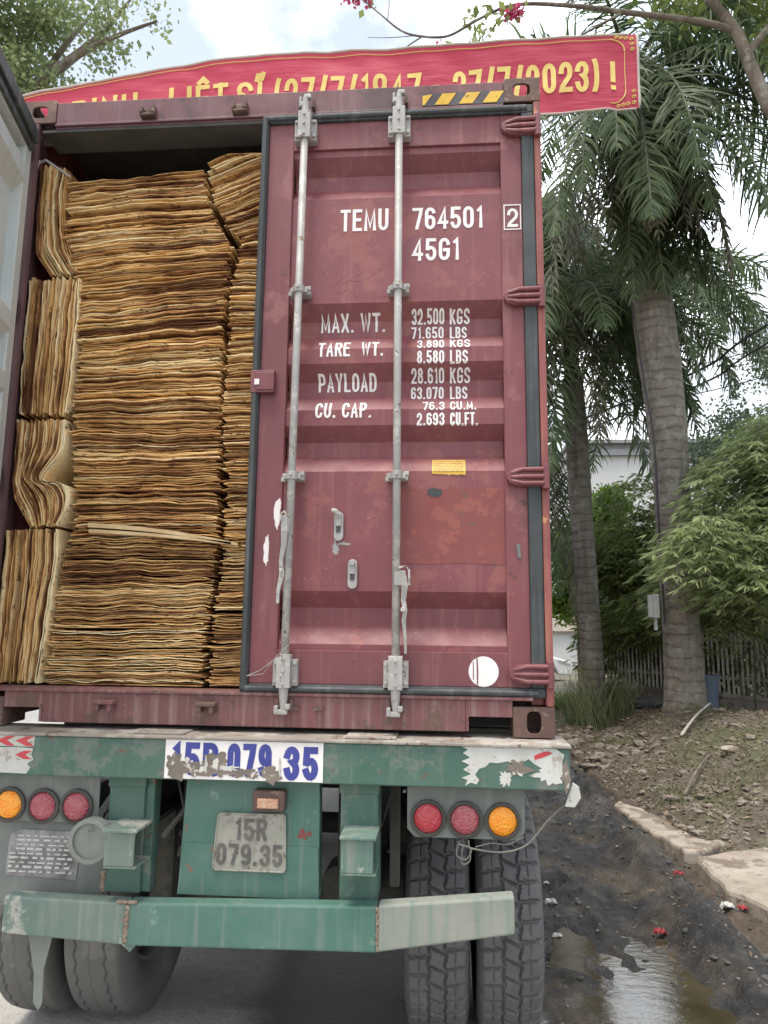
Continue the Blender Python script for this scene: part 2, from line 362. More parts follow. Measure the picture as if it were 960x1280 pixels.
def ground_mat():
    m, t, b = new_mat('ground_surface'); d = Nd(t); v = d.coord()
    at = d.n('ShaderNodeAttribute', attribute_name='zone'); sp = d.n('ShaderNodeSeparateColor'); d.l(at.outputs['Color'], sp.inputs[0])
    mud, soil, wet = sp.outputs[0], sp.outputs[1], sp.outputs[2]
    conc = d.mix(d.noise(v, 1.3, 6, .7), (.52, .50, .455), (.40, .38, .345))
    conc = d.mix(d.ramp(d.noise(v, 14, 6, .75), [(.5, 0.), (.7, .5)]), conc, (.2, .19, .17))
    conc = d.mix(d.math('MULTIPLY', wet, .85), conc, (.035, .033, .03))
    mudc = d.ramp(d.noise(v, 4.5, 9, .75), [(.3, (.012, .012, .012)), (.47, (.030, .029, .028)), (.58, (.062, .058, .053)), (.70, (.14, .125, .105))])
    mudc = d.mix(d.ramp(d.noise(v, 1.6, 5, .6), [(.5, 0.), (.66, .75)]), mudc, (.12, .095, .062))
    soilc = d.ramp(d.noise(v, 5, 9, .75), [(.3, (.05, .042, .033)), (.48, (.125, .105, .083)), (.60, (.21, .18, .145)), (.75, (.36, .32, .27))])
    soilc = d.mix(d.ramp(d.noise(v, 1.3, 7, .7), [(.44, 0.), (.58, .8)]), soilc, (.105, .115, .055))
    sx_ = d.n('ShaderNodeSeparateXYZ'); d.l(v, sx_.inputs[0]); soilc = d.mix(d.ramp(d.math('MULTIPLY', d.math('ADD', sx_.outputs[0], d.math('MULTIPLY', d.noise(v, 4, 4), .5)), .2), [(.60, 1.), (.68, 0.)]), soilc, d.ramp(d.noise(v, 6, 8, .75), [(.35, (.05, .038, .028)), (.6, (.13, .10, .075)), (.75, (.2, .165, .13))]))
    col = d.mix(mud, conc, mudc); col = d.mix(soil, col, soilc)
    d.l(col, b.inputs['Base Color'])
    rr = d.ramp(d.noise(v, 5, 7, .7), [(.42, .2), (.58, .7)])
    rg = d.mix(mud, .85, rr); rg = d.mix(soil, rg, .92); rg = d.mix(wet, rg, .3)
    d.l(rg, b.inputs['Roughness'])
    h = d.mix(.45, d.noise(v, 9, 9, .72), d.noise(v, 45, 6, .7)); d.bump(h, b, .9, .05)
    return m
M['ground'] = ground_mat()
def water_mat():
    m, t, b = new_mat('muddy_water'); d = Nd(t)
    d.l(d.mix(d.ramp(d.noise(d.coord(), 2.2, 5), [(.35, 0.), (.65, 1.)]), (.035, .028, .016), (.07, .058, .035)), b.inputs['Base Color'])
    b.inputs['Roughness'].default_value = .07; b.inputs['IOR'].default_value = 1.5
    d.bump(d.noise(d.coord((1, 2.2, 1)), 9, 5, .6), b, .10, .02); return m
M['water'] = water_mat()

# ------------------------------------------------------------------ noise in numpy
def vnoise(x, y, seed=0):
    x = np.asarray(x, float); y = np.asarray(y, float)
    xi = np.floor(x).astype(np.int64); yi = np.floor(y).astype(np.int64); fx = x - xi; fy = y - yi
    fx = fx * fx * (3 - 2 * fx); fy = fy * fy * (3 - 2 * fy)
    def h(a, b):
        n = (a * 374761393 + b * 668265263 + seed * 982451653) & 0xffffffff
        n = ((n ^ (n >> 13)) * 1274126177) & 0xffffffff
        return ((n ^ (n >> 16)) & 0xffff) / 65535.0 * 2 - 1
    return (h(xi, yi) * (1 - fx) + h(xi + 1, yi) * fx) * (1 - fy) + (h(xi, yi + 1) * (1 - fx) + h(xi + 1, yi + 1) * fx) * fy
def fbm(x, y, o=4, seed=0):
    s = 0; a = 1
    for k in range(o): s = s + a * vnoise(np.asarray(x) * 2 ** k + 17 * k, np.asarray(y) * 2 ** k - 9 * k, seed + k); a *= .5
    return s
def sst(a, b, x):
    t = np.clip((np.asarray(x, float) - a) / (b - a), 0, 1); return t * t * (3 - 2 * t)

# ------------------------------------------------------------------ ground
def ground_h(x, y):
    x = np.asarray(x, float); y = np.asarray(y, float)
    lane = 1.15 + .12 * fbm(y * .8, x * 0, 3, 3)                 # where concrete gives way to mud
    mud = sst(lane, lane + .25, x) * (1 - sst(9, 12, y)) * sst(-6, -3, y)
    kerb = 2.52 + .03 * vnoise(y * 2, 0, 5)
    inn = mud * (1 - sst(kerb - .05, kerb + .05, x))
    near = 1 - sst(1.4, 2.6, y + (x - 1.6) * .9)
    h = inn * (.022 * fbm(x * 3.2 + y * .6, y * 2.0, 4, 8) + .026 * fbm(x * 8, y * 4, 5, 21) + .012 * vnoise(x * 24, y * 17, 4))
    rut = np.sin((x * 1.0 - y * .05) * 9.5 + 1.2 * vnoise(y * .7, x, 2))
    h = h + inn * .05 * np.exp(-((x - 2.32 + .05 * vnoise(y * 1.5, 0, 9)) / .07) ** 2) * sst(2.2, 3.0, y) - inn * .03 * np.exp(-((x - 2.46) / .06) ** 2)
    h = h + inn * .03 * rut * (1 - near * .7)
    h = h - inn * near * .026 + inn * (1 - near) * .025 + inn * (.105 + .03 * vnoise(y * 3, x * 3, 61)) * sst(2.05, 2.50, x)
    bank = sst(kerb, kerb + .08, x)
    slope = .095 + .04 * sst(kerb + .0, kerb + .5, x) + .02 * fbm(x * 4, y * 4, 3, 44) + .33 * sst(2.95, 4.5, x)
    far = sst(6.5, 8.5, y) * (1 - sst(3.2, 4.0, x))               # rubble flat beyond the mound
    slope = slope * (1 - far) + .13 * far
    slope = slope * sst(2.6, 3.4, y) + (.025 + .03 * fbm(x * 5, y * 5, 4, 52)) * (1 - sst(2.6, 3.4, y)) + .08 * np.exp(-((x - 2.95) / .3) ** 2 - ((y - 1.6) / .6) ** 2) * (1 + .5 * vnoise(x * 9, y * 9, 12)) + .06 * sst(2.72, 2.95, x) * sst(3.1, 3.5, y)
    mound = .27 * np.exp(-((x - 4.7) / 1.0) ** 2 - ((y - 6.3) / 1.3) ** 2) + .14 * np.exp(-((x - 4.1) / .6) ** 2 - ((y - 7.7) / .8) ** 2)
    hb = slope + mound + .03 * fbm(x * 3, y * 3, 4, 31) * sst(2.6, 3.2, y) + .015 * vnoise(x * 14, y * 14, 6) * sst(2.6, 3.2, y)
    # rolls back to road level a long way off
    fade = 1 - sst(14, 24, y)
    hb = hb * fade
    return h * (1 - bank) + hb * bank
def ground_z(x, y): return float(ground_h(np.array([x]), np.array([y]))[0])
xs = np.concatenate([[-400, -150, -60, -25, -12, -7, -4], np.arange(-3, 1.05, .2), np.arange(1.05, 3.3, .022), np.arange(3.3, 7, .07), [7.3, 8, 9, 11, 14, 20, 40, 100, 400]])
ys = np.concatenate([[-300, -60, -20, -8, -4, -2], np.arange(-1.2, 4.5, .026), np.arange(4.5, 9.5, .05), np.arange(9.5, 14, .2), [15, 17, 20, 25, 35, 60, 120, 300, 700]])
X, Y = np.meshgrid(xs, ys); Z = ground_h(X, Y)
kerb = 2.52
lane = 1.15 + .12 * fbm(Y * .8, X * 0, 3, 3)
mudm = sst(lane, lane + .18, X) * (1 - sst(9, 12, Y)) * sst(-6, -3, Y)
soilm = np.maximum(sst(2.5, 2.6, X) * (1 - .0 * X), sst(6.5, 8.5, Y) * sst(1.2, 1.8, X))
soilm = np.maximum(soilm, sst(12, 15, Y) * .8)
wetm = sst(.35, .6, fbm(X * 2.2, Y * 2.2, 4, 77) * .35 + np.exp(-((X - .35) / .55) ** 2 - ((Y - .7) / .8) ** 2))
cols = np.stack([mudm, soilm, wetm, np.ones_like(mudm)], -1).reshape(-1, 4)
nx, ny = len(xs), len(ys)
V = np.stack([X.ravel(), Y.ravel(), Z.ravel()], 1)
F = [(j * nx + i, j * nx + i + 1, (j + 1) * nx + i + 1, (j + 1) * nx + i) for j in range(ny - 1) for i in range(nx - 1)]
g = link_mesh('ground', V, F, M['ground'], smooth=True, mask=cols); tag(g, kind='structure')
# puddle water, level, cut by the mud that stands above it
pp = []
for a in np.linspace(0, 2 * PI, 60, endpoint=False):
    rr = 1 + .1 * math.sin(3 * a + 1) + .06 * math.sin(7 * a)
    pp.append((1.90 + 0.66 * rr * math.cos(a) * 1.0, .45 + 1.55 * rr * math.sin(a)))
mb = MB(); mb.add([(x, y, -.012) for x, y in pp], [tuple(range(len(pp)))])
tag(mb.build('puddle', M['water']), kind='structure')

# broken concrete slabs along the edge of the mud
def slab(poly, z, th, name='kerb_slab', tilt=0):
    mb = MB(); n = len(poly)
    P = []
    for i in range(n):
        a = Vector(poly[i]); b_ = Vector(poly[(i + 1) % n]); k = max(1, int((b_ - a).length / .09))
        for j in range(k):
            q = a.lerp(b_, j / k); P.append((q.x + .05 * mnoise.noise(Vector((q.x * 6, q.y * 6, 1))) + .018 * mnoise.noise(Vector((q.x * 40, q.y * 40, 1))), q.y + .03 * mnoise.noise(Vector((q.x * 9, q.y * 9, 5)))))
    n = len(P)
    top = [(x, y, z + tilt * (x - 2.6)) for x, y in P]; bot = [(x - .015, y - .01, z - th) for x, y in P]
    mb.add(top + bot, [tuple(range(n)), tuple(range(2 * n - 1, n - 1, -1))] + [(i, (i + 1) % n, n + (i + 1) % n, n + i) for i in range(n)])
    return tag(mb.build(name, M['concrete'], bevel=.03), kind='structure')
slab([(2.44, 4.5), (2.47, 4.1), (2.55, 3.6), (2.66, 3.09), (2.80, 3.11), (3.06, 3.33), (2.93, 3.55), (2.78, 3.95), (2.66, 4.4), (2.55, 4.75)], .14, .2, tilt=.03)
slab([(2.68, 2.95), (2.63, 2.55), (2.66, 2.25), (2.78, 1.95), (2.92, 1.6), (3.0, 1.1), (3.0, -1.5), (5.2, -1.5), (5.2, 3.3), (3.9, 3.3), (3.30, 3.22)], .15, .2, tilt=.02)

# ------------------------------------------------------------------ text
def _arc(cx, cy, rx, ry, a0, a1, n=7): return [(cx + rx * math.cos(R(a0 + (a1 - a0) * i / n)), cy + ry * math.sin(R(a0 + (a1 - a0) * i / n))) for i in range(n + 1)]
def _loop(y0=0., y1=1., r=.26): return _arc(.5, y1 - r, .5, r, 0, 180, 10) + _arc(.5, y0 + r, .5, r, 180, 360, 10)
GL = {     # sign-painter's stroke letters: (width, [(closed, points), ...])
 '0': (1, [(1, _loop())]), 'O': (1, [(1, _loop())]),
 '1': (.5, [(0, [(.0, .80), (.85, 1.0), (.85, 0)])]),
 '2': (1, [(0, _arc(.5, .74, .5, .26, 180, 0, 9) + [(1, .66), (.92, .52), (.08, .12), (0, 0), (1, 0)])]),
 '3': (1, [(0, _arc(.5, .75, .5, .25, 170, -60, 9) + [(.55, .53)] + _arc(.5, .25, .5, .27, 62, -170, 10))]),
 '4': (1, [(0, [(.76, 0), (.76, 1), (0, .26), (1, .26)])]),
 '5': (1, [(0, [(.95, 1), (.08, 1), (.03, .54)] + _arc(.5, .30, .5, .30, 130, -160, 11))]),
 '6': (1, [(0, _arc(.5, .76, .5, .24, 20, 180, 7) + [(0, .3)]), (1, _loop(0, .58, .24))]),
 '7': (1, [(0, [(0, 1), (1, 1), (.88, .72), (.42, 0)])]),
 '8': (1, [(1, _arc(.5, .77, .44, .23, -60, 240, 12) + _arc(.5, .27, .5, .27, 120, 420, 14))]),
 '9': (1, [(0, _arc(.5, .24, .5, .24, 200, 360, 7) + [(1, .7)]), (1, _loop(.42, 1, .24))]),
 'A': (1, [(0, [(0, 0), (.5, 1), (1, 0)]), (0, [(.16, .28), (.84, .28)])]),
 'B': (1, [(1, [(0, 0), (0, 1), (.5, 1)] + _arc(.55, .77, .40, .23, 90, -70, 7) + [(.6, .53)] + _arc(.55, .27, .45, .27, 70, -90, 8)), (0, [(0, .53), (.6, .53)])]),
 'C': (1, [(0, _arc(.5, .74, .5, .26, 10, 180, 9) + _arc(.5, .26, .5, .26, 180, 350, 9))]),
 'D': (1, [(1, [(0, 0), (0, 1), (.45, 1)] + _arc(.5, .72, .5, .28, 85, 0, 6) + _arc(.5, .28, .5, .28, 0, -90, 6))]),
 'E': (.9, [(0, [(1, 1), (0, 1), (0, 0), (1, 0)]), (0, [(0, .52), (.85, .52)])]),
 'F': (.9, [(0, [(1, 1), (0, 1), (0, 0)]), (0, [(0, .52), (.85, .52)])]),
 'G': (1, [(0, _arc(.5, .74, .5, .26, 10, 180, 9) + _arc(.5, .26, .5, .26, 180, 360, 9) + [(1, .46), (.55, .46)])]),
 'H': (1, [(0, [(0, 0), (0, 1)]), (0, [(1, 0), (1, 1)]), (0, [(0, .5), (1, .5)])]),
 'I': (.12, [(0, [(.5, 0), (.5, 1)])]),
 'K': (1, [(0, [(0, 0), (0, 1)]), (0, [(1, 1), (.05, .42)]), (0, [(.35, .62), (1, 0)])]),
 'L': (.85, [(0, [(0, 1), (0, 0), (1, 0)])]),
 'M': (1.25, [(0, [(0, 0), (.04, 1), (.5, .12), (.96, 1), (1, 0)])]),
 'N': (1, [(0, [(0, 0), (0, 1), (1, 0), (1, 1)])]),
 'P': (1, [(0, [(0, 0), (0, 1), (.5, 1)] + _arc(.55, .73, .45, .27, 88, -88, 8) + [(.04, .46)])]),
 'R': (1, [(0, [(0, 0), (0, 1), (.5, 1)] + _arc(.55, .75, .45, .25, 88, -88, 8) + [(.04, .5)]), (0, [(.55, .5), (1, 0)])]),
 'S': (1, [(0, _arc(.5, .75, .5, .25, 15, 180, 8) + [(.06, .62), (.94, .38)] + _arc(.5, .25, .5, .25, 0, -165, 8))]),
 'T': (1, [(0, [(0, 1), (1, 1)]), (0, [(.5, 1), (.5, 0)])]),
 'U': (1, [(0, [(0, 1)] + _arc(.5, .27, .5, .27, 180, 360, 11) + [(1, 1)])]),
 'W': (1.4, [(0, [(0, 1), (.24, 0), (.5, .95), (.76, 0), (1, 1)])]),
 'X': (1, [(0, [(0, 0), (1, 1)]), (0, [(0, 1), (1, 0)])]),
 'Y': (1, [(0, [(0, 1), (.5, .45), (1, 1)]), (0, [(.5, .45), (.5, 0)])]),
 '.': (.16, [(0, [(.5, .0), (.5, .02)])]), ' ': (.22, []), '-': (.55, [(0, [(0, .45), (1, .45)])]),
 '/': (.55, [(0, [(0, -.02), (1, 1.02)])]), '(': (.3, [(0, _arc(1, .5, 1, .58, 110, 250, 9))]), ')': (.3, [(0, _arc(0, .5, 1, .58, 70, -70, 9))]),
 '!': (.16, [(0, [(.5, .32), (.5, 1)]), (0, [(.5, .0), (.5, .03)])]),
 '^': (.0, []),
}
GL['Ê'] = (.9, GL['E'][1] + [(0, [(-.05, 1.16), (.5, 1.38), (1.05, 1.16)]), (0, [(.45, -.30), (.55, -.30)])])   # with the dot below
GL['Ĩ'] = (.12, GL['I'][1] + [(0, [(-1.6, 1.18), (-1.0, 1.30), (0.2, 1.30), (1.0, 1.20), (2.0, 1.20), (2.8, 1.32)])])
def text_mesh(body, x0, x1, z0, z1, y, m, parent, name='lettering', stroke=.012, surf=None, breaks=None, xf=None, gap=.30, vstroke=None):
    """letters built from constant-width strokes, fitted to x0..x1, z0..z1"""
    t = stroke; vs_ = vstroke or stroke
    tot = sum(GL[c][0] for c in body) + gap * (len(body) - 1)
    # solve width unit so that glyph boxes (width*k + t) fill the run
    kx = (x1 - x0 - t * len(body)) / tot
    ax = x0; bm = bmesh.new(); lay = 0
    for c in body:
        gw = GL[c][0] * kx
        for closed, pts in GL[c][1]:
            P = [Vector((ax + t / 2 + u * gw, z0 + vs_ / 2 + v * (z1 - z0 - vs_))) for u, v in pts]
            Q = [P[0]]
            for p in P[1:]:
                if (p - Q[-1]).length > 1e-5: Q.append(p)
            P = Q
            if closed and (P[0] - P[-1]).length < 1e-4: P.pop()
            n = len(P); A, B = [], []
            for i in range(n):
                a = P[(i - 1) % n] if (closed or i > 0) else None; b_ = P[(i + 1) % n] if (closed or i < n - 1) else None
                d1 = (P[i] - a).normalized() if a is not None else (b_ - P[i]).normalized(); d2 = (b_ - P[i]).normalized() if b_ is not None else d1
                n1 = Vector((-d1.y, d1.x)); n2 = Vector((-d2.y, d2.x)); mm = n1 + n2
                mm = mm.normalized() if mm.length > 1e-3 else n1
                k = min(1.7, 1 / max(.3, mm.dot(n1)))
                h = Vector((mm.x * t / 2, mm.y * (t + vs_) / 4)) * k
                e = Vector((0, 0))
                if not closed and i == 0: e = -d1 * t * .5 if c in '.!' else Vector((0, 0))
                if not closed and i == n - 1: e = d1 * t * .5 if c in '.!' else Vector((0, 0))
                if not closed and i == 0 and abs(d1.y) > .9 and c not in '.!': e = -d1 * vs_ / 2
                if not closed and i == n - 1 and abs(d1.y) > .9 and c not in '.!': e = d1 * vs_ / 2
                if not closed and abs(d1.x) > .9 and c not in '.!-' and i == 0: e = -d1 * t / 2
                if not closed and abs(d1.x) > .9 and c not in '.!-' and i == n - 1 and i > 0: e = d1 * t / 2
                A.append(P[i] + h + e); B.append(P[i] - h + e)
            yy = y - lay * .00015; lay = (lay + 1) % 4
            va = [bm.verts.new((p.x, yy - q * .000004, p.y)) for q, p in enumerate(A)]; vb = [bm.verts.new((p.x, yy - q * .000004, p.y)) for q, p in enumerate(B)]
            for i in range(n if closed else n - 1):
                j = (i + 1) % n
                try: bm.faces.new((va[i], va[j], vb[j], vb[i]))
                except ValueError: pass
        ax += gw + t + gap * kx
    for bz_ in (breaks or []): bmesh.ops.bisect_plane(bm, geom=bm.verts[:] + bm.edges[:] + bm.faces[:], plane_co=(0, 0, bz_), plane_no=(0, 0, 1))
    for v in bm.verts:
        if surf: v.co.y += surf(v.co.z)
        if xf: v.co = Vector(xf(v.co))
    me = bpy.data.meshes.new(name); bm.to_mesh(me); bm.free(); me.materials.append(m)
    o = bpy.data.objects.new(name, me); COL.objects.link(o)
    if parent is not None: attach(o, parent)
    return o

def blob(cx, cz, w_, h_, seed=0, n=72, rag=.3):
    P = []
    for i in range(n):
        a = 2 * PI * i / n; k = max(.35, 1 + rag * mnoise.noise(Vector((math.cos(a) * 2.3 + seed * 7.1, math.sin(a) * 2.3, seed * 3.7))) * 1.1 + rag * .22 * mnoise.noise(Vector((math.cos(a) * 6, math.sin(a) * 6, seed))) + rag * .16 * mnoise.noise(Vector((math.cos(a) * 15, math.sin(a) * 15, seed))))
        P.append((cx + w_ / 2 * k * math.cos(a), cz + h_ / 2 * k * math.sin(a)))
    return P
def decal(name, polys, y, th, m, parent):
    for i, p in enumerate(polys):
        mb = MB(); mb.prism(p, y - th - i * .0002, y); o = mb.build(name, m, parent)
    return o

# ================================================================== container
Z0, H, HW = 1.41, 2.896, 1.219
ZT = Z0 + H
cont = empty('shipping_container', (0, 0, Z0), 'maroon steel shipping container with its right rear door shut, loaded on the trailer', 'shipping container')
def corner(sx, top):
    mb = MB(); x0 = sx * (HW - .162) ; x1 = sx * HW; zc = (ZT - .059) if top else (Z0 + .059)
    xc = (x0 + x1) / 2; t = .012
    hole_plate(mb, (xc, 0.0, zc), (1, 0, 0), (0, 0, 1), (0, 1, 0), .162, .118, t, (.028 if not top else .038), (.042 if not top else .03))
    hole_plate(mb, (x1 - sx * .0005, .089 + .0, zc), (0, 1, 0), (0, 0, 1), (-sx, 0, 0), .15, .1175, t, .035, .03)
    zt = (ZT - .0005) if top else (Z0 + .0005)
    hole_plate(mb, (xc, .089, zt), (1, 0, 0), (0, 1, 0), (0, 0, -1 if top else 1), .161, .15, t, .034, .058)
    # inner walls
    mb.box(min(x0, x0 + sx * t), max(x0, x0 + sx * t), .013, .165, zc - .046, zc + .046)
    mb.box(min(x0, x1) + .002, max(x0, x1) - .002, .166, .178, zc - .058, zc + .058)
    if not top: mb.box(min(x0, x1) + .002, max(x0, x1) - .002, .013, .165, zc + .046, zc + .058)
    return mb.build('corner_casting', M['rust_dark'], cont, bevel=.003)
for sx in (-1, 1):
    for tp in (0, 1): corner(sx, tp)
# posts
mb = MB(); mb.box(1.188, HW, .0, .14, Z0 + .12, ZT - .12); mb.box(1.135, 1.188, .05, .14, Z0 + .12, ZT - .12)
mb.build('corner_post', M['post_red'], cont, bevel=.006)
mb = MB(); mb.box(-HW, -1.136, .0, .025, Z0 + .12, ZT - .12); mb.build('corner_post', M['maroon_dark'], cont, bevel=.004)
mb = MB(); mb.box(-HW + .001, -1.204, .026, .19, Z0 + .12, ZT - .12); mb.build('post_back', M['maroon_dark'], cont)
# header
mb = MB(); mb.box(-HW + .164, HW - .164, .004, .12, 4.155, ZT - .012); mb.box(-HW + .164, HW - .164, -.006, .004, 4.165, 4.178)
hd = mb.build('header', M['maroon_head'], cont, bevel=.003)
mb = MB(); mb.box(-1.12, 1.13, .006, .16, 4.140, 4.1535); mb.build('header_shade', M['soot_shade'], hd)  # dark plate that paints the shade below the header
# sill with fork pockets
mb = MB()
mb.box(-.885, .87, .0, .12, Z0 + .018, 1.552)
mb.box(-1.055, -.885, .0, .12, 1.486, 1.552); mb.box(.87, 1.055, .0, .12, 1.486, 1.552)
mb.box(-1.145, 1.135, -.012, .12, 1.552, 1.566)
mb.box(-.885 - .012, -.885, -.004, .1, Z0 + .02, 1.49); mb.box(.87, .882, -.004, .1, Z0 + .02, 1.49)
mb.build('sill', M['maroon_dirty'], cont, bevel=.003)
# floor, roof, sides and front end
mb = MB(); mb.box(-1.15, 1.15, .121, 12.1, 1.5, 1.560); mb.build('container_floor', M['soot_shade'], cont)
mb = MB(); mb.box(-.90, 1.12, .25, .32, 1.42, 1.499); mb.box(-.90, 1.12, .6, .68, 1.42, 1.499); mb.build('floor_bearer', M['soot_shade'], cont)
def corr_wall(x_in, sx):
    pts = []; y = .18; k = 0
    while y < 12.05:
        for dy, o in ((0, 0), (.07, 0), (.14, 1), (.21, 1)):
            pts.append((x_in - sx * .034 * o, y + dy))
        y += .28
    vs = [(x, yy, Z0 + .12) for x, yy in pts] + [(x, yy, ZT - .06) for x, yy in pts]; n = len(pts)
    return vs, [(i, i + 1, n + i + 1, n + i) for i in range(n - 1)]
for sx in (-1, 1):
    mb = MB(); mb.add(*corr_wall(sx * (HW - .004), sx)); mb.box(sx * 1.16 if sx > 0 else -HW, HW if sx > 0 else -1.16, .18, 12.0, ZT - .06, ZT - .002)
    mb.box(1.16 if sx > 0 else -HW, HW if sx > 0 else -1.16, .18, 12.0, Z0 + .01, Z0 + .12)
    mb.build('side_wall', M['maroon'], cont)
mb = MB(); mb.box(-1.17, 1.17, .12, 12.1, ZT - .02, ZT - .006); mb.build('roof', M['maroon_dirty'], cont)
mb = MB(); mb.box(-1.21, 1.21, 12.1, 12.16, Z0, ZT); mb.build('end_wall', M['maroon'], cont)
mb = MB(); mb.box(-1.17, 1.17, .17, 12.05, 4.262, 4.276); mb.build('ceiling_shade', M['soot_shade'], cont)  # dark sheet standing in for the shade under the roof
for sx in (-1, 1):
    mb = MB(); mb.box(min(sx * 1.172, sx * 1.178), max(sx * 1.172, sx * 1.178), .62, 12.05, 1.57, 4.26); mb.build('side_shade', M['soot_shade'], cont)  # dark sheets, interior shade put in as colour over the side walls
# keepers on header and sill (for the open leaf)
for xk in (-.597, -.158):
    mb = MB(); mb.box(xk - .036, xk + .036, -.03, .006, 4.185, 4.198); mb.box(xk - .036, xk - .02, -.035, .005, 4.198, 4.228); mb.box(xk + .018, xk + .036, -.035, .005, 4.198, 4.235); mb.box(xk - .03, xk + .03, -.004, .006, 4.19, 4.24)
    mb.build('cam_keeper', M['rust_dark'], cont, bevel=.003)
for xk in (-.606, -.179):
    mb = MB(); mb.box(xk - .042, xk + .042, -.045, .001, 1.508, 1.524); mb.box(xk - .036, xk - .018, -.042, .001, 1.485, 1.508); mb.box(xk + .016, xk + .034, -.042, .001, 1.480, 1.508)
    mb.build('cam_keeper', M['maroon_dirty'], cont, bevel=.003)
mb = MB()
for x0 in (.03, .13): mb.box(x0 + .13, x0 + .17, -.02, .001, 1.50, 1.512)
mb.build('cam_keeper', M['rust_dark'], cont)
# hazard band on header
mb = MB(); mb.prism([(.69, 4.184), (.69, 4.246), (1.06, 4.246), (1.06, 4.184)], -.0015, .0035)
hz = mb.build('hazard_band', M['dark_band'], cont)
ps = [[(.69, 4.236), (.735, 4.242), (.70, 4.19), (.69, 4.188)]]
for x0 in (.745, .855, .962): ps.append([(x0, 4.188), (x0 + .062, 4.188), (x0 + .098, 4.243), (x0 + .036, 4.243)])
decal('hazard_stripe', ps, -.0018, .001, M['yellow_mark'], hz)

# ---- right door leaf
DY = .012                                   # outer face of the door frame
BR = [(3.964, .0), (3.901, 1), (3.829, 1), (3.755, 0), (3.252, 0), (3.188, 1), (3.113, 1), (3.040, 0), (2.973, 0), (2.905, 1), (2.835, 1), (2.762, 0), (2.692, 0), (2.630, 1), (2.563, 1), (2.489, 0), (1.980, 0), (1.912, 1), (1.836, 1), (1.762, 0)]
def prof(z):
    zs = [b[0] for b in BR][::-1]; vs = [.024 + .058 * b[1] for b in BR][::-1]
    return float(np.interp(z, zs, vs))
mb = MB()
zb, zt = 1.600, 4.130
mb.box(-.018, .098, DY, DY + .037, zb, zt); mb.box(1.040, 1.132, DY, DY + .037, zb, zt)
mb.box(.098, 1.040, DY, DY + .05, 3.996, zt); mb.box(.098, 1.040, DY, DY + .05, zb, 1.737)
door = mb.build('door', M['maroon'], cont, bevel=.003)
mb = MB(); pz = [(3.996, .024)] + [(z, .024 + .058 * k) for z, k in BR] + [(1.737, .024)]
n = len(pz); vs = [(x, y, z) for x in (.097, 1.041) for z, y in pz]
mb.add(vs, [(i, i + 1, n + i + 1, n + i) for i in range(n - 1)])
pan = mb.build('door_panel', M['maroon_panel'], door)
for pl in pan.data.polygons: pass
# gasket: ring round the leaf
mb = MB()
def gz(x0, x1, z0, z1): mb.box(x0, x1, -.004, .045, z0, z1)
gz(-.052, -.018, 1.562, 4.170)
gz(-.018, 1.186, 4.130, 4.170); gz(-.018, 1.186, 1.562, 1.600); gz(1.132, 1.186, 1.600, 4.130)
for a, b_ in (((-.035, 1.575), (-.035, 4.160)), ((-.03, 4.150), (1.16, 4.150)), ((-.03, 1.581), (1.16, 1.581))):
    mb.tube([(a[0], -.006, a[1]), (b_[0], -.006, b_[1])], .0135, 10)
mb.build('door_gasket', M['rubber'], door, bevel=.006)
# hinges
for hz_ in (4.054, 3.246, 2.454, 1.655):
    mb = MB()
    mb.prism([(1.045, hz_ + .014), (1.07, hz_ + .034), (1.10, hz_ + .040), (1.195, hz_ + .042), (1.195, hz_ - .040), (1.09, hz_ - .038), (1.06, hz_ - .026), (1.045, hz_ - .010)], -.016, .0115)
    for dz in (-.028, .0, .030): mb.tube([(1.062, -.014, hz_ + dz * .55), (1.11, -.021, hz_ + dz), (1.196, -.023, hz_ + dz)], [.007, .010, .011], 8)
    mb.cyl((1.203, -.016, hz_ - .052), (1.203, -.016, hz_ + .052), .0155, n=14)
    mb.build('hinge', M['maroon'], door, bevel=.004)
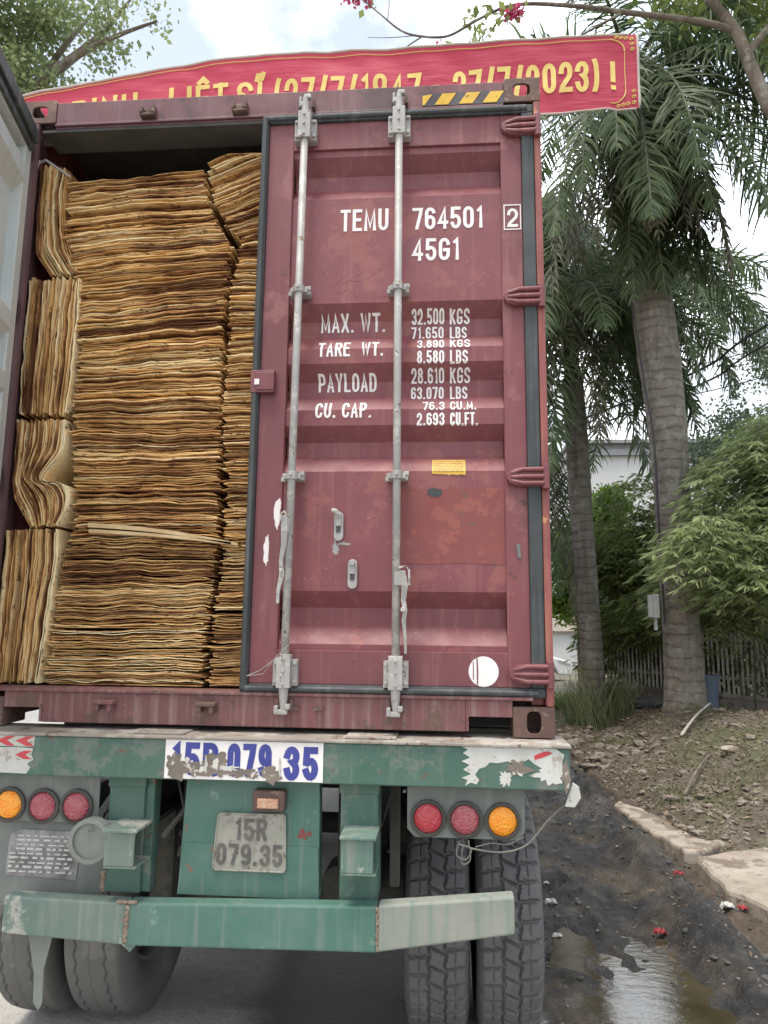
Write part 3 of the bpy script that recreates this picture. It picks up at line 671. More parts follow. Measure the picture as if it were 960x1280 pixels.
# lock rods
def lock_rod(xc, lean):
    mb = MB(); xt, xb = xc + lean, xc - lean
    mb.tube([(xb, -.045, 1.60), (xc, -.045, 2.8), (xt, -.045, 4.16)], .0165, 16)
    rod = mb.build('lock_rod', M['galv'], door, smooth=True)
    for top in (1, 0):
        x = xt if top else xb; z0 = 4.075 if top else 1.655
        mb = MB()
        mb.box(x - .028, x + .028, -.068, -.020, z0 - .066, z0 + .066)
        mb.box(x - .050, x + .050, -.030, .011, z0 - .060, z0 + .045)
        for sx in (-1, 1):
            for dz in (-.042, .03): mb.cyl((x + sx * .040, -.042, z0 + dz), (x + sx * .040, -.028, z0 + dz), .008, n=8)
        for dz in (-.05, .0, .045): mb.cyl((x, -.076, z0 + dz), (x, -.066, z0 + dz), .006, n=8)
        mb.build('rod_bearing', M['galv'], rod, bevel=.005)
        mb = MB()
        if top:
            mb.tube([(x, -.045, z0 + .06), (x, -.045, z0 + .10), (x, -.05, z0 + .15)], [.019, .016, .011], 12)
            mb.box(x - .022, x + .014, -.055, -.03, z0 + .10, z0 + .122); mb.box(x - .006, x + .026, -.06, -.035, z0 + .135, z0 + .155)
            mb.box(x - .03, x - .018, -.05, -.01, z0 + .1, z0 + .15)
        else:
            mb.tube([(x, -.045, z0 - .05), (x, -.045, z0 - .10), (x + .002, -.05, z0 - .155)], [.021, .018, .012], 12)
            mb.box(x - .026, x + .02, -.062, -.032, z0 - .170, z0 - .150); mb.box(x + .010, x + .03, -.066, -.03, z0 - .150, z0 - .128); mb.box(x - .034, x - .018, -.066, -.03, z0 - .168, z0 - .135)
        mb.build('rod_cam', M['galv'], rod, bevel=.004)
        # cam keeper welded on the container frame
        mb = MB(); zz = z0 + .13 if top else z0 - .135
        mb.box(x - .035, x - .022, -.03, .0, zz - .02, zz + .02); mb.box(x + .024, x + .037, -.03, .0, zz - .02, zz + .02)
        mb.build('cam_keeper', M['rust_dark'], cont)
    for z in (3.29, 2.457):
        x = xc + (z - 2.8) / 1.36 * lean
        mb = MB(); mb.box(x - .046, x + .046, -.022, .0285 if .1 < x < 1.03 else .011, z - .015, z + .015)
        mb.tube([(x, -.045, z - .017), (x, -.045, z + .017)], .024, 14)
        for sx in (-1, 1): mb.box(x + sx * .024 - .012, x + sx * .024 + .012, -.04, -.018, z - .012, z + .012)
        mb.box(x + .024, x + .05, -.028, -.020, z + .004, z + .022); mb.box(x - .05, x - .03, -.028, -.020, z - .022, z - .004)
        mb.cyl((x, -.075, z), (x, -.064, z), .007, n=8)
        mb.build('rod_guide', M['galv'], rod, bevel=.003)
    return rod
rod1 = lock_rod(.150, .008); rod2 = lock_rod(.589, -.003)
# handles
def strap(mb, pts, w_, t=.006):
    pts = [Vector(p) for p in pts]; n = len(pts); vs = []
    for i, p in enumerate(pts):
        wd = w_[i] if isinstance(w_, (list, tuple)) else w_
        vs += [p + Vector((-wd / 2, 0, 0)), p + Vector((wd / 2, 0, 0)), p + Vector((wd / 2, t, 0)), p + Vector((-wd / 2, t, 0))]
    fs = [(0, 1, 2, 3), tuple(4 * (n - 1) + k for k in (3, 2, 1, 0))]
    for i in range(n - 1):
        for k in range(4): a = 4 * i; fs.append((a + k, a + (k + 1) % 4, a + 4 + (k + 1) % 4, a + 4 + k))
    mb.add(vs, fs)
mb = MB()
strap(mb, [(.128, -.075, 2.285), (.132, -.082, 2.22), (.128, -.07, 2.16), (.118, -.066, 2.10), (.124, -.07, 2.04), (.110, -.062, 1.98), (.108, -.058, 1.925)], [.026, .028, .022, .016, .020, .014, .012], .012)
mb.tube([(.116, -.085, 2.26), (.118, -.085, 2.29), (.130, -.085, 2.30), (.140, -.085, 2.285)], .005, 8)
mb.box(.118, .150, -.07, -.05, 2.21, 2.27)
for z in (2.08, 2.06): mb.cyl((.122, -.078, z), (.122, -.068, z), .008, n=8)
mb.build('door_handle', M['galv'], rod1, bevel=.002)
mb = MB()
mb.box(.585, .625, -.075, -.05, 2.00, 2.055)
strap(mb, [(.618, -.072, 2.06), (.628, -.078, 2.0), (.622, -.068, 1.94), (.630, -.070, 1.90), (.624, -.066, 1.86), (.630, -.066, 1.80), (.632, -.060, 1.73)], [.022, .026, .02, .016, .018, .012, .010], .012)
mb.tube([(.605, -.08, 2.07), (.630, -.082, 2.078), (.645, -.082, 2.06), (.646, -.08, 2.0)], .005, 8)
mb.cyl((.622, -.085, 1.905), (.622, -.07, 1.905), .011, n=10)
mb.build('door_handle', M['galv'], rod2, bevel=.002)
# slotted catch plates
for x, z, dx in ((.343, 2.250, -.012), (.405, 2.050, 0)):
    mb = MB(); P = [(x + .020 * math.cos(a), z + (.042 if math.sin(a) > 0 else -.042) + .02 * math.sin(a)) for a in np.linspace(0, 2 * PI, 24, endpoint=False)]
    mb.prism(P, .006, .026); o = mb.build('catch_plate', M['galv'], door, bevel=.003)
    mb = MB(); mb.box(x - .009, x + .009, .002, .0062, z - .026, z + .016); mb.build('slot', M['dark_band'], o)
    mb = MB(); mb.cyl((x, -.012, z + .045), (x, .012, z + .045), .012, n=12); mb.box(x - .012, x + .012, -.004, .006, z + .0, z + .046)
    if dx: mb.tube([(x + .004, -.006, z + .045), (x - .012, -.012, z + .062), (x - .028, -.010, z + .066)], [.012, .012, .01], 8)
    mb.build('catch', M['galv'], o, bevel=.002)
# gasket clamp box on the left edge of the leaf
mb = MB(); mb.box(-.052, .052, -.022, .012, 2.832, 2.932); mb.box(-.03, .052, -.026, -.021, 2.842, 2.922)
gb = mb.build('edge_bracket', M['maroon'], door, bevel=.006)
mb = MB(); mb.prism([(-.033, 2.865), (-.012, 2.865), (-.012, 2.89), (-.033, 2.89)], -.0285, -.026); mb.build('white_patch', M['white_mark'], gb)
# stickers, scrapes and rubbed patches
def on_panel(polys, name, m, off=.0015, parent=door):
    bm = bmesh.new()
    for p in polys:
        vs_ = [bm.verts.new((x, 0, z)) for x, z in p]; bm.faces.new(vs_)
    for bz_ in [b[0] for b in BR]: bmesh.ops.bisect_plane(bm, geom=bm.verts[:] + bm.edges[:] + bm.faces[:], plane_co=(0, 0, bz_), plane_no=(0, 0, 1))
    for v in bm.verts: v.co.y = prof(v.co.z) - off
    me = bpy.data.meshes.new(name); bm.to_mesh(me); bm.free(); me.materials.append(m)
    o = bpy.data.objects.new(name, me); COL.objects.link(o); attach(o, parent); return o
yp = on_panel([[(.735, 2.476), (.800, 2.473), (.806, 2.468), (.815, 2.474), (.845, 2.470), (.855, 2.474), (.876, 2.470), (.876, 2.546), (.735, 2.546)]], 'data_plate', M['yellow_plate'], .003)
bars = []
for k in range(7):
    z = 2.535 - k * .0085; x = .742
    while x < .866:
        l_ = random.uniform(.005, .02); bars.append([(x, z), (min(x + l_, .868), z), (min(x + l_, .868), z + .0022), (x, z + .0022)]); x += l_ + .004
on_panel(bars, 'fine_print', M['plate_ink'], .0042, yp)
on_panel([[(.606, 2.098), (.70, 2.094), (.86, 2.099), (1.034, 2.092), (1.036, 2.412), (.92, 2.416), (.76, 2.410), (.602, 2.414)]], 'rubbed_patch', M['rust_patch'])
on_panel([blob(.745, 2.395, .06, .04, 3)], 'stain', M['rubber'], .0028)
dot = MB(); dot.prism([(.943 + .060 * math.cos(a), 1.662 + .060 * math.sin(a)) for a in np.linspace(0, 2 * PI, 40, endpoint=False)], DY - .0018, DY - .0002)
dt = dot.build('round_mark', M['white_mark'], door)
decal('paint_streak', [[(.915, 1.608), (.920, 1.612), (.922, 1.66), (.919, 1.715), (.914, 1.716), (.916, 1.66)], [(.900, 1.63), (.9035, 1.63), (.9035, 1.70), (.900, 1.70)]], DY - .002, .001, M['maroon'], dt)
decal('scrape', [blob(.078, 2.30, .028, .11, 5), blob(.086, 2.345, .016, .05, 6), blob(.037, 2.145, .024, .13, 8)], DY - .0003, .0012, M['white_mark'], door)
decal('tape_piece', [[(1.080, 2.178), (1.096, 2.174), (1.100, 2.120), (1.086, 2.120)]], .0058, .0012, M['grey_panel'], door)
on_panel([blob(.33, 2.16, .03, .05, 11, rag=.7), blob(.365, 2.178, .05, .014, 12, rag=.7)], 'scratch', M['galv'], .0016)
# faint chalk scrawl above the lettering
mb = MB(); random.seed(4)
for k in range(13):
    x = .30 + .019 * k; z = 3.288 + random.uniform(-.01, .012)
    pts = [(x + random.uniform(-.012, .02), .0243, z + random.uniform(-.022, .024)) for _ in range(4)]
    mb.tube(pts, .0009, 4)
for a, b_ in (((.29, 3.33), (.36, 3.39)), ((.33, 3.335), (.43, 3.40)), ((.44, 3.36), (.51, 3.41)), ((.36, 3.36), (.42, 3.35))): mb.tube([(a[0], .0243, a[1]), (b_[0], .0243, b_[1])], .0009, 4)
mb.build('chalk_scrawl', M['rust_patch'], door)
# lettering
bks = [b[0] for b in BR]
def T(body, x0, x1, z0, z1, st=.0105, gap=.30): return text_mesh(body, x0, x1, z0, z1, -.0017, M['white_mark'], door, 'lettering', st, prof, bks, gap=gap)
T('TEMU', .320, .538, 3.594, 3.700, .0150); T('764501', .645, .960, 3.592, 3.697, .0150); T('45G1', .645, .855, 3.442, 3.548, .0150)
text_mesh('2', 1.066, 1.112, 3.584, 3.672, DY - .001, M['white_mark'], door, 'lettering', .0125)
fr = MB()
for a in ((1.050, 1.126, 3.570, 3.5745), (1.050, 1.126, 3.6855, 3.690), (1.050, 1.0545, 3.5745, 3.6855), (1.1215, 1.126, 3.5745, 3.6855)): fr.box(a[0], a[1], DY - .0025, DY - .0005, a[2], a[3])
fr.build('lettering_box', M['white_mark'], door)
for s_, a in (('MAX. WT.', (.234, .525, 3.138, 3.217)), ('TARE  WT.', (.232, .522, 3.004, 3.080)), ('PAYLOAD', (.230, .489, 2.860, 2.937)), ('CU. CAP.', (.228, .473, 2.726, 2.802))): T(s_, *a, st=.0105)
for s_, a in (('32.500', (.643, .788, 3.168, 3.228)), ('KGS', (.812, .900, 3.166, 3.226)), ('71.650', (.641, .785, 3.098, 3.156)), ('LBS', (.812, .887, 3.096, 3.154)),
              ('3.890', (.669, .787, 3.036, 3.086)), ('KGS', (.812, .900, 3.036, 3.086)), ('8.580', (.669, .787, 2.966, 3.024)), ('LBS', (.812, .889, 2.964, 3.024)),
              ('28.610', (.643, .787, 2.894, 2.952)), ('KGS', (.812, .900, 2.893, 2.952)), ('63.070', (.641, .785, 2.820, 2.878)), ('LBS', (.812, .888, 2.818, 2.878)),
              ('76.3', (.694, .788, 2.756, 2.802)), ('CU.M.', (.812, .924, 2.756, 2.802)), ('2.693', (.669, .788, 2.688, 2.744)), ('CU.FT.', (.812, .930, 2.686, 2.744))): T(s_, *a, st=.0070 if a[3] - a[2] < .052 else .0083)
# small wire seal at the foot of the left rod
mb = MB(); mb.tube([(-.02, -.012, 1.63), (.04, -.03, 1.655), (.09, -.05, 1.69), (.14, -.075, 1.735), (.165, -.078, 1.76)], .002, 5); mb.tube([(-.02, -.012, 1.63), (.05, -.02, 1.64), (.10, -.045, 1.70)], .0015, 5)
mb.build('seal_wire', M['galv'], door)

# ---- left leaf, swung open towards the viewer
HX, HY = -1.142, -.030
ca = R(14.2); dv = Vector((math.sin(ca), -math.cos(ca), 0)); nv = Vector((math.cos(ca), math.sin(ca), 0))       # dv along the leaf, nv = inner face normal (+X)
LM = Matrix(((dv.x, nv.x, 0, HX), (dv.y, nv.y, 0, HY), (0, 0, 1, 0), (0, 0, 0, 1)))                      # local (u, v, z)
mb = MB(LM)
mb.box(0, .075, -.052, 0, 1.60, 4.12); mb.box(1.10, 1.17, -.052, 0, 1.60, 4.12)
mb.box(.075, 1.10, -.052, 0, 3.996, 4.12); mb.box(.075, 1.10, -.052, 0, 1.60, 1.737)
d2 = mb.build('door', M['inner_grey'], cont, bevel=.003); tag(d2, 'open left door leaf showing its pale grey inner face')
mb = MB(LM); n = len(pz); vs = [(u, -.045 + (y - .024) * .9, z) for u in (.074, 1.101) for z, y in pz]
mb.add(vs, [(i, i + 1, n + i + 1, n + i) for i in range(n - 1)]); mb.build('door_panel', M['inner_grey'], d2)
mb = MB(LM)
mb.box(-.005, 1.19, -.03, .002, 4.12, 4.165); mb.box(.01, 1.18, -.002, .028, 4.05, 4.122); mb.box(.02, 1.18, .0, .014, 4.005, 4.045); mb.box(-.005, 1.19, -.03, .002, 1.562, 1.60); mb.box(1.17, 1.205, -.03, .012, 1.562, 4.165)
mb.build('door_gasket', M['rubber'], d2, bevel=.006)
mb = MB(LM); mb.add([(u, -.058, z) for u in (.0, 1.17) for z in (1.6, 4.12)], [(0, 1, 3, 2)]); mb.build('outer_skin', M['maroon'], d2)
for u in (.62, 1.02):
    mb = MB(LM); mb.tube([(u, -.09, 1.5), (u, -.09, 4.2)], .0165, 12); mb.build('lock_rod', M['galv'], d2, smooth=True)
for hz_ in (4.054, 3.246, 2.454, 1.655):
    mb = MB(); mb.cyl((-1.175, -.014, hz_ - .055), (-1.175, -.014, hz_ + .055), .017, n=14); mb.build('hinge', M['maroon_dirty'], cont)

# ================================================================== veneer load
def stack_mesh(name, sheets, m, label, group='bundles of wood veneer packed in the container', depth=.42):
    Vv, Fv, Tv = [], [], []; base = 0
    for pts, th, tone, yo in sheets:
        k = len(pts); tg = np.gradient(pts, axis=0); tg /= np.linalg.norm(tg, axis=1)[:, None] + 1e-9
        nn = np.stack([-tg[:, 1], tg[:, 0]], 1)
        a = pts + nn * (th / 2)[:, None]; b_ = pts - nn * (th / 2)[:, None]
        yf = yo; yb = np.full(k, .12 + depth)
        blk = np.stack([np.stack([a[:, 0], yf, a[:, 1]], 1), np.stack([b_[:, 0], yf, b_[:, 1]], 1), np.stack([b_[:, 0], yb, b_[:, 1]], 1), np.stack([a[:, 0], yb, a[:, 1]], 1)], 1)
        Vv.append(blk.reshape(-1, 3)); Tv.append(np.full(4 * k, tone))
        for i in range(k - 1):
            q = base + 4 * i
            Fv += [(q, q + 1, q + 5, q + 4), (q + 1, q + 2, q + 6, q + 5), (q + 3, q, q + 4, q + 7)]
        q = base + 4 * (k - 1); Fv += [(base, base + 3, base + 2, base + 1), (q, q + 1, q + 2, q + 3)]
        base += 4 * k
    o = link_mesh(name, np.concatenate(Vv), Fv, m, tone=np.concatenate(Tv)); tag(o, label, 'veneer bundle', group); return o

def flat_column(zlist, Lp, Rp, slope, tops, seed, labels, xref):
    rg = np.random.default_rng(seed)
    Lz = np.array(Lp)[:, 0]; Lx = np.array(Lp)[:, 1]; oL = np.argsort(Lz); Rz = np.array(Rp)[:, 0]; Rx = np.array(Rp)[:, 1]; oR = np.argsort(Rz)
    for bi, (za, zb_) in enumerate(zip(zlist[:-1], zlist[1:])):
        sheets = []; z = za + .004; btone = rg.uniform(.36, .60); bx = rg.uniform(-.012, .012)
        n_ = 0
        while z < zb_ - .003:
            pitch = rg.choice([.0046, .0060, .0078, .0105], p=[.34, .34, .2, .12])
            xl = np.interp(z, Lz[oL], Lx[oL]) + bx + rg.normal(0, .008); xr = np.interp(z, Rz[oR], Rx[oR]) + bx * .5 + rg.normal(0, .009) - .006
            if rg.random() < .05: xl -= .02
            k = 46; x = np.linspace(xl, xr, k)
            wv = .012 * fbm(x * 2.6, np.full(k, z * 1.6), 3, seed) + .0050 * fbm(x * 8, np.full(k, z * 12), 3, seed + 5) + .0024 * vnoise(x * 30, np.full(k, z * 400), seed + 9)
            e = np.minimum(x - xl, xr - x); wv = wv - .006 * np.exp(-e / .03) * rg.uniform(-.6, 1.4)
            zz = z + slope(z) * (x - xref) + wv * (1 if z > za + .02 else (z - za) / .02)
            zz = np.maximum(zz, 1.5685)
            if tops: zz = np.minimum(zz, tops(x) + wv * .5)
            th = np.clip(rg.uniform(.0027, .0050) * (1 + .35 * vnoise(x * 14, np.full(k, z * 300), seed + 3)), .0015, .008)
            yo = .12 + rg.normal(0, .009) + .009 * vnoise(x * 9, np.full(k, z * 200), seed + 4) + (rg.uniform(.015, .03) if rg.random() < .14 else 0)
            tone = float(np.clip(btone + rg.normal(0, .27), .0, 1.0))
            sheets.append((np.stack([x, zz], 1), th, tone, yo)); z += pitch; n_ += 1
        stack_mesh('veneer_bundle', sheets, M['veneer_h'], labels[bi])
ordn = ['lowest', 'second from the floor', 'third from the floor', 'fourth from the floor', 'fifth from the floor', 'sixth from the floor', 'second from the top', 'topmost']
Lmid = [(3.93, -1.03), (3.695, -1.015), (3.446, -.93), (3.166, -.912), (2.931, -.92), (2.702, -.915), (2.477, -.888), (2.257, -.878), (2.041, -.915), (1.829, -.935), (1.561, -.938)]
Rmid = [(4.017, -.364), (3.794, -.33), (3.586, -.212), (3.466, -.21), (3.229, -.226), (2.958, -.232), (2.62, -.214), (2.329, -.211), (2.116, -.212), (1.838, -.234), (1.574, -.242)]
flat_column([1.570, 1.815, 2.12, 2.42, 2.76, 3.13, 3.44, 3.72, 3.985], Lmid, Rmid, lambda z: .085 * float(sst(2.6, 3.6, z)), None, 101,
            ['flat veneer bundle %s in the wide middle stack' % s for s in ordn], -.6)
Rr = [(4.05, .42), (1.5, .42)]
Lr = [(4.05, -.345), (3.80, -.30), (3.66, -.235), (3.60, -.165), (3.47, -.188), (3.229, -.2), (2.958, -.206), (2.62, -.19), (2.329, -.185), (2.116, -.186), (1.838, -.208), (1.574, -.215)]
def sl_r(z): return .42 * float(sst(3.42, 3.82, z)) * (1 - .0 * z)
flat_column([1.570, 1.90, 2.24, 2.58, 2.93, 3.16, 3.47, 4.02], Lr, Rr, sl_r, (lambda x: 4.055 + .02 * vnoise(x * 5, 0, 3)), 202,
            ['flat veneer bundle %s in the narrow stack beside the closed door' % s for s in ordn[:6] + ['topmost']], -.33)
def upright(label, left, right, n, seed, pale=0, waviness=1.0):
    rg = np.random.default_rng(seed)
    def res(P, k=64):
        P = np.array(P, float); dd = np.concatenate([[0], np.cumsum(np.linalg.norm(np.diff(P, axis=0), axis=1))]); s = np.linspace(0, dd[-1], k)
        q = np.stack([np.interp(s, dd, P[:, 0]), np.interp(s, dd, P[:, 1])], 1)
        for _ in range(6): q[1:-1] = (q[:-2] + 2 * q[1:-1] + q[2:]) / 4
        return q
    A, B = res(left), res(right); sheets = []; k = len(A); sarr = np.linspace(0, 1, k)
    t = 0
    while t < 1:
        p = A * (1 - t) + B * t
        p = p.copy(); p[:, 0] += waviness * (.007 * fbm(sarr * 4, np.full(k, t * 2.5), 3, seed) + .0028 * fbm(sarr * 12, np.full(k, t * 14), 2, seed + 1))
        c0 = rg.integers(0, 2); p = p[c0:k - rg.integers(0, 2)]; kk = len(p)
        p[:, 1] += rg.normal(0, .003)
        th = np.full(kk, rg.uniform(.003, .0055)) * (1 + .3 * vnoise(np.linspace(0, 14, kk), np.full(kk, t * 90), seed))
        yo = .12 + rg.normal(0, .006) + .008 * vnoise(np.linspace(0, 7, kk), np.full(kk, t * 60), seed + 2) + (rg.uniform(.015, .03) if rg.random() < .15 else 0)
        tone = float(np.clip(.5 + rg.normal(0, .30), 0, 1))
        if pale and t > 1 - pale: th = th * 1.5; tone = 1.0; yo = yo * 0 + .11
        sheets.append((p, th, tone, yo)); t += rg.uniform(.7, 1.3) / n
    stack_mesh('veneer_bundle', sheets, M['veneer_v'], label)
upright('upright veneer bundle with its foot bent aside, topmost by the open door', [(-1.182, 4.06), (-1.18, 3.75), (-1.165, 3.60), (-1.08, 3.475)], [(-1.045, 4.03), (-1.045, 3.78), (-1.01, 3.60), (-.94, 3.48)], 20, 301, 0, .9)
upright('straight upright veneer bundle, second from the top by the open door', [(-1.184, 3.46), (-1.182, 3.13), (-1.184, 2.785)], [(-.935, 3.46), (-.928, 3.16), (-.945, 2.78)], 36, 302, .04)
upright('upright veneer bundle buckled into an S fold beside the open door', [(-1.184, 2.765), (-1.182, 2.56), (-1.184, 2.47), (-1.165, 2.39), (-1.12, 2.335), (-1.08, 2.262)],
        [(-.950, 2.76), (-.945, 2.66), (-.955, 2.60), (-1.00, 2.54), (-1.035, 2.50), (-1.035, 2.462), (-.98, 2.468), (-.925, 2.455), (-.897, 2.41), (-.905, 2.34), (-.94, 2.268)], 34, 303, .06, .5)
upright('upright veneer bundle with a pale outer sheet, lowest by the open door', [(-1.184, 2.25), (-1.184, 1.9), (-1.184, 1.572)], [(-.935, 2.25), (-.935, 2.10), (-.945, 1.95), (-.962, 1.80), (-.978, 1.572)], 34, 304, .07, .9)
mb = MB()
for (a, b_, hh) in (((-.775, 2.262), (-.10, 2.178), .010), ((-.770, 2.236), (-.13, 2.182), .008)):
    n = 14; vs = []
    for i in range(n):
        s = i / (n - 1); x = a[0] + (b_[0] - a[0]) * s; z = a[1] + (b_[1] - a[1]) * s + .014 * math.sin(PI * s) * (1 if hh > .009 else .5)
        h2 = hh * (1 - .35 * s)
        vs += [(x, .055, z - h2), (x, .055, z + h2), (x, .20, z + h2), (x, .20, z - h2)]
    mb.add(vs, [(0, 1, 2, 3)] + [(4 * i + k, 4 * i + (k + 1) % 4, 4 * i + 4 + (k + 1) % 4, 4 * i + 4 + k) for i in range(n - 1) for k in range(4)] + [(4 * n - 1, 4 * n - 2, 4 * n - 3, 4 * n - 4)])
tag(mb.build('loose_veneer_sheet', M['wood_board']), 'pale loose veneer sheets sticking out of the middle stack', 'veneer sheet')
mb = MB(); mb.tube([(-1.165, .06, 4.02), (-1.12, .05, 4.03), (-1.06, .06, 3.99), (-1.0, .07, 3.95)], .006, 6); mb.tube([(-1.15, .05, 4.03), (-1.165, .04, 3.9), (-1.175, .03, 3.78)], .004, 6)
tag(mb.build('binding_strap', M['galv']), 'slack grey strap hanging over the upright bundle in the top left corner', 'strap')

# ================================================================== trailer
tr = empty('semi_trailer', (0, .78, 0), 'old green container semi-trailer with worn paint under the maroon container', 'trailer')
BY = -.122
mb = MB(); mb.box(-1.29, 1.253, BY, .05, 1.240, 1.393); rb = mb.build('rear_beam', M['green'], tr, bevel=.006)
mb = MB(); mb.box(-1.295, 1.258, BY - .012, .12, 1.3935, 1.405); mb.box(-.47, -.24, -.10, .10, 1.4055, 1.411); mb.box(.40, .60, -.10, .10, 1.4055, 1.413)
mb.build('deck_plate', M['deck_edge'], rb, bevel=.003)
mb = MB(); mb.box(-.300, .322, BY - .003, BY - .0002, 1.246, 1.391); sg = mb.build('number_board', M['white_mark'], rb, bevel=0)
text_mesh('15R', -.276, -.088, 1.258, 1.382, BY - .0042, M['blue_ink'], sg, 'lettering', .024, gap=.3)
text_mesh('079', -.052, .122, 1.258, 1.382, BY - .0042, M['blue_ink'], sg, 'lettering', .024, gap=.35)
text_mesh('35', .170, .304, 1.252, 1.376, BY - .0042, M['blue_ink'], sg, 'lettering', .026, gap=.35)
decal('peeled_patch', [blob(-.258, 1.290, .075, .10, 1, rag=.5), blob(-.175, 1.285, .15, .062, 2, rag=.55), blob(-.095, 1.300, .09, .085, 9, rag=.5), blob(-.01, 1.272, .10, .03, 4, rag=.8), blob(.122, 1.268, .075, .055, 5, rag=.5), blob(.05, 1.262, .05, .025, 15, rag=.8)], BY - .0045, .0008, M['peel'], sg)
decal('bare_patch', [blob(-.135, 1.30, .012, .06, 21, rag=.7), blob(-.21, 1.317, .02, .02, 22), blob(-.045, 1.29, .07, .018, 23, rag=.8), blob(.155, 1.298, .006, .07, 24)], BY - .0056, .0006, M['bare_white'], sg)
# chevron stickers at the left end
decal('reflective_sticker', [[(-1.02, 1.35), (-1.02, 1.391), (-.835, 1.391), (-.838, 1.35)], [(-1.02, 1.25), (-1.02, 1.344), (-.90, 1.347), (-.84, 1.343), (-.845, 1.32), (-.835, 1.30), (-.86, 1.285), (-.845, 1.27), (-.86, 1.247)]], BY, .0016, M['bare_white'], rb)
ch = []
for x in (-.995, -.915):
    ch.append([(x, 1.372), (x + .045, 1.389), (x + .078, 1.389), (x + .045, 1.372), (x + .078, 1.352), (x + .045, 1.352)])
ch.append([(-.912, 1.318), (-.875, 1.334), (-.842, 1.334), (-.87, 1.318), (-.842, 1.302), (-.875, 1.302)])
decal('chevron', ch, BY - .0018, .001, M['sticker_red'], rb)
decal('torn_sticker', [[(.85, 1.392), (1.20, 1.392), (1.232, 1.37), (1.222, 1.34), (1.235, 1.31), (1.20, 1.295), (1.16, 1.312), (1.12, 1.335), (1.10, 1.352), (1.06, 1.33), (1.02, 1.342), (.985, 1.334), (.955, 1.336), (.94, 1.32), (.915, 1.312), (.90, 1.29), (.915, 1.272), (.905, 1.255), (.885, 1.262), (.862, 1.250), (.872, 1.27), (.85, 1.278), (.885, 1.292), (.856, 1.308), (.88, 1.325), (.85, 1.338), (.882, 1.352), (.855, 1.368), (.874, 1.38)],
      blob(1.015, 1.278, .05, .05, 33, rag=.8), blob(1.175, 1.30, .10, .07, 34, rag=.6)], BY, .0014, M['bare_white'], rb)
decal('bare_patch', [blob(1.06, 1.318, .10, .05, 41, rag=.7), blob(1.235, 1.30, .03, .11, 42, rag=.4)], BY - .0016, .0008, M['peel'], rb)
decal('red_remnant', [[(1.122, 1.350), (1.150, 1.358), (1.190, 1.376), (1.165, 1.382), (1.140, 1.374), (1.120, 1.364)]], BY - .0018, .001, M['sticker_red'], rb)
# frame rails and crossmembers
for x in (-.47, .46):
    mb = MB(); mb.box(x - .07, x + .07, .3, 11.8, 1.36, 1.392); mb.box(x - .07, x + .07, .05, 11.8, 1.02, 1.04); mb.box(x - .007, x + .007, .05, 11.8, 1.04, 1.392); mb.build('frame_rail', M['frame_dark'], tr)
mb = MB(); mb.box(-1.1, 1.1, 4.5, 5.1, .60, 1.355); mb.build('daylight_block', M['frame_dark'], tr, bevel=.02)  # added dark box that blocks the daylight showing through beneath the trailer
mb = MB(); mb.box(-.88, 1.2, .18, .24, 1.20, 1.418); mb.build('crossmember', M['soot_shade'], tr)
mb = MB()
for y in (1.4, 2.6, 3.8, 5.4, 7, 8.6, 10.2): mb.box(-1.2, 1.2, y, y + .1, 1.25, 1.355)
mb.box(-1.2, 1.2, 11.6, 11.8, 1.2, 1.39)
mb.build('crossmember', M['frame_dark'], tr)
# centre panel with plate
mb = MB(); mb.prism([(-.235, 1.238), (.298, 1.238), (.306, .80), (-.252, .80)], -.045, .02); mb.prism([(-.235, .99), (.300, .99), (.306, .80), (-.252, .80)], -.050, -.0455)
cp = mb.build('centre_panel', M['green_light'], tr, bevel=.004)
mb = MB(); P = []
for cx, cz, a0 in ((.155, 1.095, 0), (-.085, 1.092, 90), (-.098, .912, 180), (.160, .912, 270)):
    for a in range(0, 91, 15): P.append((cx + .014 * math.cos(R(a0 + a)), cz + .014 * math.sin(R(a0 + a))))
mb.prism(P, -.058, -.052); mb.tube([(x, -.059, z) for x, z in P] + [(P[0][0], -.059, P[0][1])], .0035, 6)
npl = mb.build('number_plate', M['plate'], cp)
text_mesh('15R', -.030, .098, 1.010, 1.090, -.0615, M['plate_ink'], npl, 'lettering', .013, gap=.35)
text_mesh('079.35', -.100, .162, .918, .996, -.0615, M['plate_ink'], npl, 'lettering', .013, gap=.35)
mb = MB(); mb.box(.045, .172, -.10, -.045, 1.125, 1.205); o = mb.build('plate_lamp', M['rust_dark'], cp, bevel=.01)
mb = MB(); mb.box(.066, .150, -.112, -.098, 1.140, 1.178); mb.build('lamp_lens', M['lens_faded'], o, bevel=.006)
decal('rust_spot', [blob(.235, 1.035, .035, .035, 51, rag=.6), blob(.262, 1.04, .018, .02, 52, rag=.6)], -.0455, .0008, M['rust_patch'], cp)
